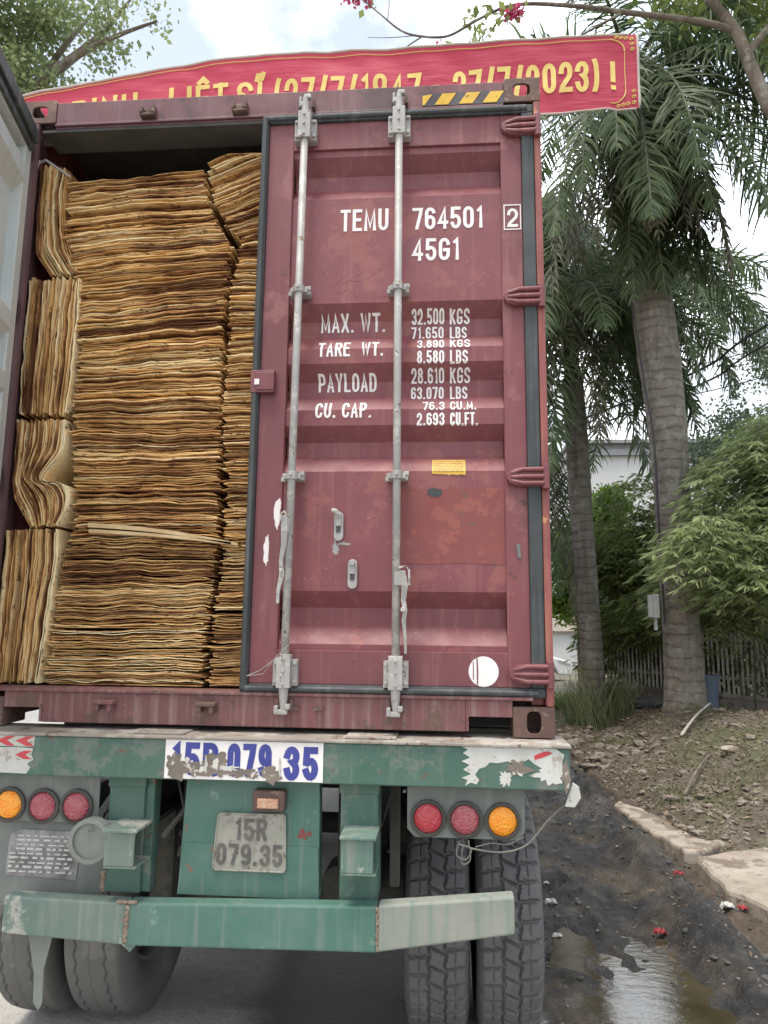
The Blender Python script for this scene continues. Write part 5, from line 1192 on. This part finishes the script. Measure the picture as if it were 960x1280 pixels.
# bamboo-like shrub leaning over the fence, long drooping leaves
def bamboo(name_label, blobs, nspray, seed, size=.19, base=(5.5, 8, .4), m='bamboo_leaf', stems=12, cat='bamboo', gate=-.10):
    rg = np.random.default_rng(seed); root = empty('bamboo', base, name_label, cat); B = np.array(blobs, float); vol = np.prod(B[:, 3:6], 1); idx = rg.choice(len(B), nspray, p=vol / vol.sum())
    q = rg.normal(0, 1, (nspray, 3)); q /= np.linalg.norm(q, axis=1)[:, None]; c = B[idx, :3] + q * (rg.random(nspray) ** .45)[:, None] * B[idx, 3:6]
    keep = [mnoise.noise(Vector(p * 1.25)) > gate for p in c]; c = c[keep]; q = q[keep]
    tw = MB(); C_, D_, S_, T_ = [], [], [], []
    for p, nrm in zip(c, q):
        az = math.atan2(nrm[1], nrm[0]) + rg.normal(0, .8); L_ = rg.uniform(.15, .4); tip = p + np.array([math.cos(az) * L_, math.sin(az) * L_, -.5 * L_ + rg.normal(0, .05)]); st = float(np.clip(rg.normal(.5, .25), 0, 1))
        if rg.random() < .4: tw.tube([p, (p + tip) / 2 + np.array([0, 0, .03]), tip], .004, 4)
        for nd in (.45, 1.0):
            o_ = p + (tip - p) * nd
            for k in range(rg.integers(4, 7)):
                a = az + (k - 2.5) * .42 + rg.normal(0, .12); d = np.array([math.cos(a), math.sin(a), -.55 + rg.normal(0, .22)]); C_.append(o_); D_.append(d / np.linalg.norm(d)); S_.append(size * rg.uniform(.6, 1.25)); T_.append(np.clip(st + rg.normal(0, .14), 0, 1))
    V_, F_, T2 = leaf_quads(np.array(C_), np.array(D_), np.array(S_), np.array(S_) * .085, np.array(T_), rg)
    o = link_mesh('foliage', V_, F_, M[m], root, tone=T2)
    tw.build('twigs', M['bark'], root)
    mb = MB()
    for k in range(stems):
        t = B[rg.integers(len(B))]; x, y = base[0] + rg.uniform(-.8, .8), base[1] + rg.uniform(-.5, .5); mb.tube(smooth_pts([(x, y, .3), (x + (t[0] - x) * .3, y + (t[1] - y) * .3, t[2] * .6), tuple(t[:3])], 5), list(np.linspace(.018, .006, 11)), 5)
    mb.build('stems', M['crownshaft'], root); return root
bamboo('large bamboo with long pale drooping leaves overhanging the fence at the right', [(4.9, 7.0, 3.45, .75, .5, .65), (4.15, 6.7, 3.2, .42, .35, .5), (5.5, 7.0, 2.9, .8, .5, .8), (4.75, 6.9, 2.6, .55, .45, .45), (5.9, 7.2, 3.6, .9, .6, .9), (5.2, 7.2, 4.1, .7, .5, .35), (3.95, 6.6, 2.75, .2, .2, .35), (4.9, 8.9, 2.7, .8, .4, .9), (5.8, 8.6, 3.0, .9, .4, 1.1), (5.6, 7.4, 4.5, .7, .5, .35), (5.9, 8.2, 4.6, .9, .5, .6), (5.1, 8.6, 1.9, .5, .25, .4)], 7200, 13, base=(5.9, 9.3, .4), size=.17, gate=-.2)
bamboo('dark leafy shrub filling the gap between the two palm trunks', [(4.6, 12.2, 3.0, .95, .8, 1.3), (5.2, 12.2, 2.0, .9, .8, 1.2), (4.2, 12.0, 1.8, .55, .6, 1.2), (5.1, 12.2, 3.9, .5, .5, .5), (5.4, 12.6, 3.0, .9, .4, 1.2), (4.1, 10.9, 1.9, .5, .3, .55), (4.6, 10.6, 2.1, .5, .3, .6), (4.4, 12.4, 4.2, .5, .4, .5), (3.9, 12.2, 3.4, .4, .4, .5), (5.0, 12.4, 4.7, .5, .4, .5)], 7600, 14, base=(4.8, 12.4, .3), size=.17, m='hedge_leaf', cat='shrub', gate=-.3)
crown('bright_bush', M['bright_leaf'], None, [(4.5, 15, 4.3, .9, .7, .5), (5.1, 15, 3.9, .6, .6, .6), (3.6, 15.2, 3.2, .45, .5, 1.0), (3.8, 15.2, 2.5, .5, .6, .6), (4.9, 15, 4.9, .5, .5, .4), (4.2, 15, 3.6, .8, .6, .7)], 15000, .13, .33, 6, label='sunlit yellow-green bush behind the slim palm', cat='bush', spread=.14, droop=.1)
tr2 = empty('feathery_tree', (8.2, 14.2, .3), 'dark feathery tree rising above the bamboo at the right edge', 'tree')
mb = MB(); mb.tube([(8.2, 14.2, .2), (8.3, 14.2, 4), (8.0, 14.2, 7)], [.2, .15, .05], 10); mb.build('trunk', M['bark'], tr2)
crown('crown', M['fern_leaf'], tr2, [(8.3, 14, 7.2, 1.1, .9, 1.2), (7.6, 14, 6.2, 1.2, .9, .9), (9.2, 14, 6.4, 1.3, 1, 1.3), (8.6, 14, 8.3, .7, .7, .7), (6.9, 14, 5.6, .9, .8, .7)], 15000, .11, .25, 7, per=12, spread=.16, droop=.2)
crown('hedge', M['hedge_leaf'], None, [(5.0, 11.7, 1.2, .9, .4, .9), (5.9, 10.9, 1.2, .9, .4, .9), (6.9, 10.0, 1.2, .9, .4, .9), (7.9, 8.9, 1.2, .9, .4, .9), (5.9, 10.8, 2.9, .9, .35, .7), (7.0, 10.0, 3.0, .9, .35, .9), (5.6, 10.6, 1.9, .9, .35, .6), (6.6, 9.9, 1.9, .9, .35, .7), (7.6, 9.0, 2.0, 1, .4, .8), (4.9, 11.4, 1.6, .6, .35, .6), (6.2, 10.4, 2.6, 1.2, .4, 0.6), (5.2, 10.9, 2.5, .6, .4, .6)], 34000, .12, .28, 8, label='dense dark hedge growing close behind the picket fence', cat='hedge', spread=.12)
crown('background_trees', M['fern_leaf'], None, [(x, 34 + 2 * math.sin(x), 2.2 + 1.3 * math.sin(x * .7), 3, 2, 2.6) for x in range(8, 40, 3)] + [(x, 40, 3, 4, 2, 3) for x in range(-50, -4, 4)], 26000, .35, .4, 9, kind='stuff', spread=.5)
crown('low_weeds', M['hedge_leaf'], None, [(3.3, 12.4, .25, .5, .5, .15), (3.9, 11.2, .45, .6, .4, .22)], 4200, .09, .25, 10, kind='stuff', spread=.08)

# grass tufts: blades as tapered strips
def blades(name, spots, seed, label=None, cat=None, kind=None, hmin=.3, hmax=.9, m='grass', w_=.006):
    rg = np.random.default_rng(seed); geo = []
    for (cx, cy, r_0, n) in spots:
        for k in range(n):
            a = rg.uniform(0, 2 * PI); rr_ = r_0 * rg.random() ** .6; x, y = cx + rr_ * math.cos(a), cy + rr_ * math.sin(a); z = ground_z(x, y) - .01
            h_ = rg.uniform(hmin, hmax); d = np.array([rg.normal(0, .22), rg.normal(0, .22), 1.0]); p = np.array([x, y, z]); sd_ = np.array([math.cos(a + 1.3), math.sin(a + 1.3), 0]); vs = []
            for j in range(5):
                ww = w_ * (1 - j / 4 * .92); vs += [p - sd_ * ww, p + sd_ * ww]; d = d + np.array([rg.normal(0, .18), rg.normal(0, .18), -.28 * j * .6]); p = p + d / np.linalg.norm(d) * h_ / 4
            geo.append((np.array(vs), [(2 * j, 2 * j + 1, 2 * j + 3, 2 * j + 2) for j in range(4)], float(rg.uniform(0, 1))))
    return strips_mesh(name, geo, M[m], None, label, cat, None, kind)
blades('grass_clump', [(3.35, 9.7, .5, 300), (3.15, 9.6, .45, 160), (3.8, 9.7, .25, 60)], 21, 'tall clump of thin grass around the foot of the slim palm', 'grass clump', hmin=.3, hmax=1.45, w_=.009)
blades('grass', [(4.6 + 1.5 * math.cos(k * 2.1), 6.4 + 1.9 * math.sin(k * 1.3), .55, 75) for k in range(34)], 24, kind='stuff', hmin=.03, hmax=.11, w_=.003)
blades('grass', [(4.3 + 1.3 * math.cos(k * 1.7), 6.2 + 1.6 * math.sin(k * 2.3), .3, 60) for k in range(26)], 22, kind='stuff', hmin=.05, hmax=.16, w_=.004)
blades('grass', [(3.5 + .25 * k, 3.35 + .08 * math.sin(k * 2), .10, 70) for k in range(9)], 23, kind='stuff', hmin=.06, hmax=.18, m='dry', w_=.003)

# ================================================================== fence
fn = empty('picket_fence', (5.0, 10.3, .3), 'weathered pale picket fence on a low concrete wall behind the palms', 'fence')
F0, F1 = Vector((3.6, 12.05, 0)), Vector((10.4, 3.4, 0)); fd = (F1 - F0).normalized(); fln = Vector((-fd.y, fd.x, 0)); FL = (F1 - F0).length
FM = Matrix(((fd.x, fln.x, 0, F0.x), (fd.y, fln.y, 0, F0.y), (0, 0, 1, 0), (0, 0, 0, 1)))
mb = MB(FM)
mb.box(0, FL, -.06, .06, .0, .70); mb.box(0, FL, -.08, .08, .70, .76); mb.build('base_wall', M['wall_concrete'], fn, bevel=.01)
x = .1; k = 0; random.seed(3)
pk = []
while x < FL and k < 96: pk.append(x); x += .085 if k < 70 else .09; k += 1
for x in pk:
    mb = MB(FM); h_ = 1.86 + random.uniform(-.05, .05); tl_ = random.uniform(-.012, .012); w2 = .017
    mb.add([(x - w2, -.012, .76), (x + w2, -.012, .76), (x + w2, .012, .76), (x - w2, .012, .76), (x - w2 + tl_, -.012, h_ - .05), (x + w2 + tl_, -.012, h_ - .05), (x + w2 + tl_, .012, h_ - .05), (x - w2 + tl_, .012, h_ - .05), (x + tl_, 0, h_)],
           [(0, 1, 5, 4), (1, 2, 6, 5), (2, 3, 7, 6), (3, 0, 4, 7), (4, 5, 8), (5, 6, 8), (6, 7, 8), (7, 4, 8), (3, 2, 1, 0)]); mb.build('picket', M['picket'], fn)
mb = MB(FM)
for z in (1.0, 1.62): mb.box(0, FL, .013, .04, z, z + .05)
mb.build('rail', M['picket'], fn)
for x in (0.02, 2.2, 4.4, 6.6, 8.8):
    mb = MB(FM); mb.box(x - .09, x + .09, -.085, .095, .0, 1.98); mb.box(x - .11, x + .11, -.105, .115, 1.98, 2.03); mb.build('post', M['wall_concrete'], fn, bevel=.008)

# ================================================================== far things
hb = empty('pale_building', (13, 40, 0), 'tall pale rendered building far behind the palms', 'building')
mb = MB(); mb.box(8.5, 26, 40, 55, 0, 11.9); mb.build('wall', M['bld'], hb)
mb = MB(); mb.box(8.3, 26.2, 39.7, 55.2, 11.9, 12.25); mb.box(8.3, 26.2, 39.5, 55.4, 12.6, 12.8); mb.box(8.6, 26, 39.9, 55, 12.25, 12.6); mb.build('roof', M['bld2'], hb)
for k in range(4):
    for j in range(1):
        mb = MB(); x = 11 + k * 4; z = 1.5 + j * 3.4; mb.box(x, x + 1.6, 39.93, 39.99, z, z + 1.5); wf = mb.build('window', M['bld2'], hb)
        mb = MB(); mb.box(x + .1, x + 1.5, 39.90, 39.92, z + .1, z + 1.4); mb.build('pane', M['glass_dark'], wf)
lo = empty('low_building', (4, 30, 0), 'low pale wall with a grey roof far down the road beside the container', 'building')
mb = MB(); mb.box(-3, 8.2, 30, 36, 0, 1.55); mb.build('wall', M['bld'], lo)
mb = MB(); mb.box(-3.1, 8.3, 29.8, 36.2, 1.55, 1.62); mb.prism([(29.8, 1.62), (36.2, 1.62), (36.2, 2.9)], -3.1, 8.3, 'x'); mb.build('roof', M['stone'], lo)
mb = MB(); mb.box(6.8, 7.6, 29.93, 29.99, .0, 1.45); mb.build('door', M['bld2'], lo)
# parked car, side-on, nose to the right
CM = Matrix.Translation((4.62, 18.9, .13)); car = empty('parked_car', (2.4, 19.7, .1), 'white parked car with its nose just showing past the container', 'car')
def arch(cx, r, n=9): return [(cx + r * math.cos(a), .32 + r * math.sin(a)) for a in np.linspace(PI, 0, n)]
body = [(-4.3, .28)] + [(-3.95 + .0, .28)] + arch(-3.5, .36)[1:-1] + [(-3.1, .25), (-1.3, .25)] + arch(-.84, .36)[1:-1] + [(-.42, .28), (-.05, .28), (0, .42), (-.03, .60), (-.18, .70), (-.7, .84), (-1.25, .92), (-1.95, 1.38), (-2.4, 1.47), (-3.3, 1.45), (-3.95, 1.18), (-4.28, .98), (-4.36, .6)]
mb = MB(CM); mb.prism(body, .06, 1.64); mb.build('body', M['car_white'], car, bevel=.05)
mb = MB(CM); mb.prism([(-1.40, .95), (-2.0, 1.33), (-2.42, 1.39), (-2.45, .98)], .045, .058); mb.prism([(-2.52, .98), (-2.5, 1.39), (-3.25, 1.37), (-3.75, 1.15), (-3.7, 1.0)], .045, .058); mb.build('side_window', M['glass_dark'], car)
mb = MB(CM); mb.prism([(-.16, .58), (-.06, .60), (-.20, .69), (-.45, .74), (-.42, .66)], .04, .1); mb.build('headlight', M['box_grey'], car, bevel=.01)
mb = MB(CM); mb.box(-2.48, -2.475, .052, .0595, .3, .95); mb.box(-2.7, -2.55, .04, .058, .86, .89); mb.build('door', M['bld2'], car)
for cx in (-.84, -3.5):
    for yy in (.10, 1.42):
        mb = MB(CM); mb.cyl((cx, yy, .20), (cx, yy + .19, .20), .31, n=28); wh = mb.build('wheel', M['tyre'], car, bevel=.02)
        mb = MB(CM); mb.cyl((cx, yy - .006, .20), (cx, yy - .001, .20), .19, n=20)
        for a in range(5): mb.cyl((cx, yy - .02, .20), (cx + .17 * math.cos(a * 1.257), yy - .012, .20 + .17 * math.sin(a * 1.257)), .02, n=6)
        mb.build('rim', M['box_grey'], wh)

# ================================================================== small things on the verge
mb = MB(); mb.box(3.755, 3.80, 7.72, 7.84, 1.98, 2.30); mb.box(3.80, 3.885, 7.70, 7.84, 1.97, 2.31); bx_ = None
o = mb.build('junction_box', M['box_grey'], None, bevel=.008); tag(o, 'pale grey junction box strapped to the left side of the thickest palm trunk', 'junction box')
mb = MB(); mb.box(3.82, 3.86, 7.75, 7.80, 1.84, 1.97); mb.cyl((3.84, 7.77, 1.8), (3.84, 7.77, 1.86), .025, n=10); mb.build('cable_gland', M['box_grey'], o)
mb = MB(); mb.tube(smooth_pts([(3.97, 7.78, 1.9), (3.95, 7.78, 3.2), (3.93, 7.76, 4.6), (3.84, 7.76, 5.4), (3.74, 7.74, 6.3), (3.66, 7.74, 7.0)]), .017, 6)
tag(mb.build('trunk_cable', M['cable']), 'black cable running up the left side of the thickest palm trunk', 'cable')
mb = MB(); gz_ = ground_z(4.78, 8.5)
mb.lathe([(.0, 0), (.14, 0), (.17, .52), (.185, .525), (.185, .56), (.165, .56), (.15, .10), (.0, .10)], (4.70, 8.35, gz_), 'z', 28); tag(mb.build('bucket', M['bin_blue'], smooth=False), 'blue-grey plastic bucket beside the foot of the thickest palm', 'bucket')
def stick(p0, p1, r, label, m='picket'):
    a, b_ = Vector(p0), Vector(p1); a.z += ground_z(a.x, a.y); b_.z += ground_z(b_.x, b_.y); c = a.lerp(b_, .5) + Vector((0, .02, .03)); mb = MB(); mb.tube(smooth_pts([a, c, b_], 5), list(np.linspace(r, r * .5, 11)), 7)
    tag(mb.build('stick', M[m], smooth=True), label, 'stick', 'sticks lying on the verge')
stick((3.75, 6.6, .02), (4.35, 7.25, .10), .022, 'long pale bare stick leaning on the mound below the thickest palm')
stick((3.1, 4.5, .03), (3.75, 5.6, .03), .018, 'thin brown stick lying on the soil above the kerb slab', 'bark')
stick((4.9, 6.3, .04), (5.7, 6.6, .06), .02, 'dark stick lying near the top of the mound at the right edge', 'bark')
def stone(x, y, s, label, seed, m='stone', flat=.5):
    bm = bmesh.new(); bmesh.ops.create_icosphere(bm, subdivisions=3, radius=1); rs = Vector((seed * 3.3, 1, seed))
    for v in bm.verts:
        k = 1 + .35 * mnoise.noise(v.co * 1.4 + rs) + .08 * mnoise.noise(v.co * 5 + rs); v.co = Vector((v.co.x * s * k * 1.2, v.co.y * s * k * .9, v.co.z * s * k * flat))
    me = bpy.data.meshes.new('stone'); bm.to_mesh(me); bm.free(); me.materials.append(M[m]); o = bpy.data.objects.new('stone', me); COL.objects.link(o); o.location = (x, y, ground_z(x, y) + s * .15); return tag(o, label, 'stone', 'loose stones on the verge')
stone(2.85, 6.9, .12, 'grey stone beside the trailer corner at the far end of the mud', 1); stone(3.9, 5.4, .11, 'pale flat lump on the near face of the mound', 2, 'concrete', .3); stone(3.45, 8.4, .10, 'flat pale stone on the rubble in front of the slim palm', 3, 'concrete', .25)
stone(4.6, 5.6, .12, 'rough stone high on the right side of the mound', 4); stone(2.3, 7.6, .14, 'dark rock just past the trailer corner', 5); stone(4.3, 9.9, .34, 'long dark lump between the two palm feet', 6, 'frame_dark', .35); stone(2.75, 8.2, .12, 'brown stone on the rubble nearest the container', 7)
# scattered rubble and dry leaves: too many to count
rg = np.random.default_rng(99)
def scatter(name, n, region, smin, smax, m, flat, seed, wet=None):
    rg = np.random.default_rng(seed); Vv, Fv = [], []
    bm = bmesh.new(); bmesh.ops.create_icosphere(bm, subdivisions=1, radius=1); bv = np.array([v.co[:] for v in bm.verts]); bf = [tuple(v.index for v in f.verts) for f in bm.faces]; bm.free()
    px_ = rg.uniform(region[0], region[1], n); py = rg.uniform(region[2], region[3], n); pz_ = ground_h(px_, py)
    for i in range(n):
        s = smin + (smax - smin) * rg.random() ** 3; a = rg.uniform(0, PI * 2); q = bv * (1 + rg.uniform(-.35, .35, (len(bv), 1))) * np.array([s * rg.uniform(.7, 1.5), s, s * flat]); q = np.stack([q[:, 0] * math.cos(a) - q[:, 1] * math.sin(a), q[:, 0] * math.sin(a) + q[:, 1] * math.cos(a), q[:, 2]], 1) + np.array([px_[i], py[i], pz_[i] + s * flat * .3])
        Fv += [tuple(k + len(bv) * i for k in f) for f in bf]; Vv.append(q)
    o = link_mesh(name, np.concatenate(Vv), Fv, m); tag(o, kind='stuff'); return o
scatter('rubble', 1500, (2.7, 6.2, 3.4, 10.5), .006, .06, M['stone'], .55, 1)
scatter('rubble', 500, (2.0, 3.6, 6.3, 11), .010, .09, M['stone'], .5, 2)
scatter('mud_clods', 500, (1.3, 2.5, 1.2, 7), .005, .022, M['soot_shade'], .6, 3)
scatter('mud_clods', 260, (2.42, 3.0, 1.0, 5.0), .008, .035, M['soot_shade'], .5, 8)
scatter('rubble', 420, (2.6, 3.3, 3.3, 6.5), .006, .03, M['stone'], .5, 9)
scatter('gravel', 260, (1.25, 2.5, .6, 3), .004, .012, M['stone'], .5, 4)
def litter_leaves(n, region, seed):
    rg = np.random.default_rng(seed); x = rg.uniform(region[0], region[1], n); y = rg.uniform(region[2], region[3], n); z = ground_h(x, y) + .012; C_ = np.stack([x, y, z], 1); d = rg.normal(0, 1, (n, 3)); d[:, 2] *= .25; d /= np.linalg.norm(d, axis=1)[:, None]
    V_, F_, T_ = leaf_quads(C_, d, rg.uniform(.02, .085, n), rg.uniform(.004, .013, n), rg.random(n), rg); return V_, F_, T_
V1, F1_, T1 = litter_leaves(12000, (2.65, 6, 3.2, 10), 1); tag(link_mesh('leaf_litter', V1, F1_, M['dry'], tone=T1), kind='stuff')
V1, F1_, T1 = litter_leaves(110, (1.9, 2.6, 1.2, 6), 2); tag(link_mesh('leaf_litter', V1, F1_, M['dry'], tone=T1), kind='stuff')
rg = np.random.default_rng(5); tg = MB()
for k in range(420):
    x, y = rg.uniform(2.75, 5.8), rg.uniform(3.4, 9.5); a = rg.uniform(0, PI); l_ = rg.uniform(.05, .28); z = ground_z(x, y) + .012
    tg.tube([(x, y, z), (x + l_ * .5 * math.cos(a), y + l_ * .5 * math.sin(a), z + rg.uniform(.0, .04)), (x + l_ * math.cos(a + .2), y + l_ * math.sin(a + .2), ground_z(x + l_ * math.cos(a + .2), y + l_ * math.sin(a + .2)) + .01)], rg.uniform(.0015, .005), 4)
tag(tg.build('twigs', M['dry_twig']), kind='stuff')
# crumpled litter
def crumple(x, y, s, m, label, cat, seed, name='crumpled_paper', dz=.004):
    rg = np.random.default_rng(seed); n = 13; V_ = []
    for j in range(n):
        for i in range(n):
            u, v = (i / (n - 1) - .5) * 2, (j / (n - 1) - .5) * 2; k = 1 - .25 * abs(u * v); V_.append((x + s * u * k + rg.normal(0, s * .07), y + s * .7 * v * k + rg.normal(0, s * .07), 0))
    zz = ground_h(np.array([p[0] for p in V_]), np.array([p[1] for p in V_])); zz = np.full(len(zz), max(-.012, float(zz.max())))
    V_ = [(p[0], p[1], float(q) + dz + float(rg.uniform(0, s * .5)) - (s * .35 * (abs(p[0] - x) > s * .8))) for p, q in zip(V_, zz)]
    o = link_mesh(name, V_, [(j * n + i, j * n + i + 1, (j + 1) * n + i + 1, (j + 1) * n + i) for j in range(n - 1) for i in range(n - 1)], m); sm = o.modifiers.new('thick', 'SOLIDIFY'); sm.thickness = .0015
    return tag(o, label, cat, 'litter dropped on the mud')
for a in ((2.095, 1.86, .040, 'litter_red', 'crushed red packet lying in the middle of the wet mud', 'litter'), (2.40, 2.46, .035, 'litter_red', 'torn red paper near the foot of the kerb slab, farthest red scrap', 'litter'), (2.69, 2.13, .035, 'litter_red', 'red scrap lying against the white packet on the slab corner', 'litter'),
          (2.60, 2.14, .045, 'litter_white', 'crumpled white packet beside a red scrap at the slab corner', 'litter'), (2.86, 2.08, .045, 'litter_red', 'faded red scraps on the slab, rightmost of the litter', 'litter'), (1.47, 1.80, .03, 'litter_white', 'white scrap in the mud beside the outer right tyre', 'litter'),
          (1.50, 2.25, .04, 'litter_white', 'larger white wrapper behind the outer right tyre', 'litter'), (1.52, 2.62, .02, 'litter_white', 'tiny white scrap farthest along the outer right tyre', 'litter')):
    crumple(a[0], a[1], a[2], M[a[3]], a[4], a[5], int(a[0] * 100))
# overhead cables
for k, (P, r, lb) in enumerate((([(9.5, 5.4, 8.2), (6.074, 8.6, 6.73), (5.38, 9.6, 6.37), (3.86, 12, 6.2), (2.2, 16, 6.4)], .022, 'thick upper overhead cable crossing behind the palm fronds'), ([(9.5, 5.4, 7.9), (6.058, 8.6, 6.42), (5.42, 9.6, 6.12), (3.85, 12, 5.95), (2.2, 16, 6.2)], .018, 'thick lower overhead cable crossing behind the palm fronds'),
                    ([(8, 9, 7.0), (5, 9.2, 6.25), (3, 9.4, 6.05), (.5, 9.6, 6.1)], .009, 'thin nearly level wire passing behind the slim palm trunk'), ([(8, 9, 6.5), (5, 9.2, 5.75), (3, 9.4, 5.6), (.5, 9.6, 5.7)], .009, 'lowest thin wire passing behind the slim palm trunk'))):
    mb = MB(); mb.tube(smooth_pts(P, 8), r, 6); tag(mb.build('overhead_cable', M['cable'], smooth=True), lb, 'cable', 'cables strung across the verge')
# overhanging tree with pink blossom
ft = empty('flowering_tree', (6.6, 5.0, .4), 'tree with bare brown branches and pink blossom reaching across the top of the view', 'tree')
mb = MB(); mb.tube(smooth_pts([(6.6, 5, .1), (6.5, 5, 2.5), (6.2, 5, 5), (5.4, 5, 6.9)]), list(np.linspace(.2, .13, 25)), 12); mb.build('trunk', M['bark'], ft, smooth=True)
for P, r0, r1 in (([(5.4, 5, 6.9), (4.75, 5, 7.7), (4.50, 5, 8.27), (4.30, 5, 8.95), (4.0, 5, 9.4)], .11, .05), ([(4.35, 5, 8.9), (3.943, 5, 9.08), (3.0, 5, 9.28), (2.3, 5, 9.42), (1.6, 5, 9.45), (.95, 5, 9.12)], .045, .014),
                  ([(1.2, 5, 9.28), (.86, 5, 9.08), (.5, 5, 9.1), (.26, 5, 9.2), (.0, 5, 9.45), (-.30, 5, 9.75)], .018, .007), ([(.55, 5, 9.1), (.3, 5, 8.92), (.22, 5, 8.75)], .010, .005), ([(.45, 5, 9.11), (.15, 5, 9.10), (-.15, 5, 9.12)], .006, .003), ([(.1, 5, 9.35), (.12, 5, 9.6), (.1, 5, 9.9)], .006, .003),
                  ([(3.0, 5, 9.28), (2.5, 5, 9.0), (2.1, 5, 8.75)], .018, .008), ([(2.3, 5, 9.42), (2.6, 5, 9.8), (2.9, 5, 10.3)], .018, .008), ([(1.6, 5, 9.45), (1.3, 5, 9.0), (1.05, 5, 8.85)], .010, .004), ([(4.4, 5, 8.6), (4.9, 5, 9.3), (5.2, 5, 10.2)], .05, .02)):
    mb = MB(); mb.tube(smooth_pts(P, 6), list(np.linspace(r0, r1, 6 * (len(P) - 1) + 1)), 8); mb.build('branch', M['bark'], ft, smooth=True)
crown('foliage', M['hedge_leaf'], ft, [(1.2, 5, 9.35, .5, .25, .22), (1.15, 5, 8.95, .22, .15, .2), (2.5, 5, 9.75, .7, .3, .3), (4.2, 5.2, 9.7, 1.0, .5, .5), (5.0, 5.2, 9.2, .5, .4, .5), (-.25, 5, 9.75, .25, .15, .16)], 1500, .12, .3, 31, per=6, spread=.08)
crown('blossom', M['petal'], ft, [(.72, 5, 8.98, .13, .1, .10), (.90, 5, 9.06, .08, .08, .06), (-.3, 5, 9.72, .22, .1, .12), (1.75, 5, 9.35, .3, .1, .1)], 520, .05, .5, 32, per=6, spread=.03)
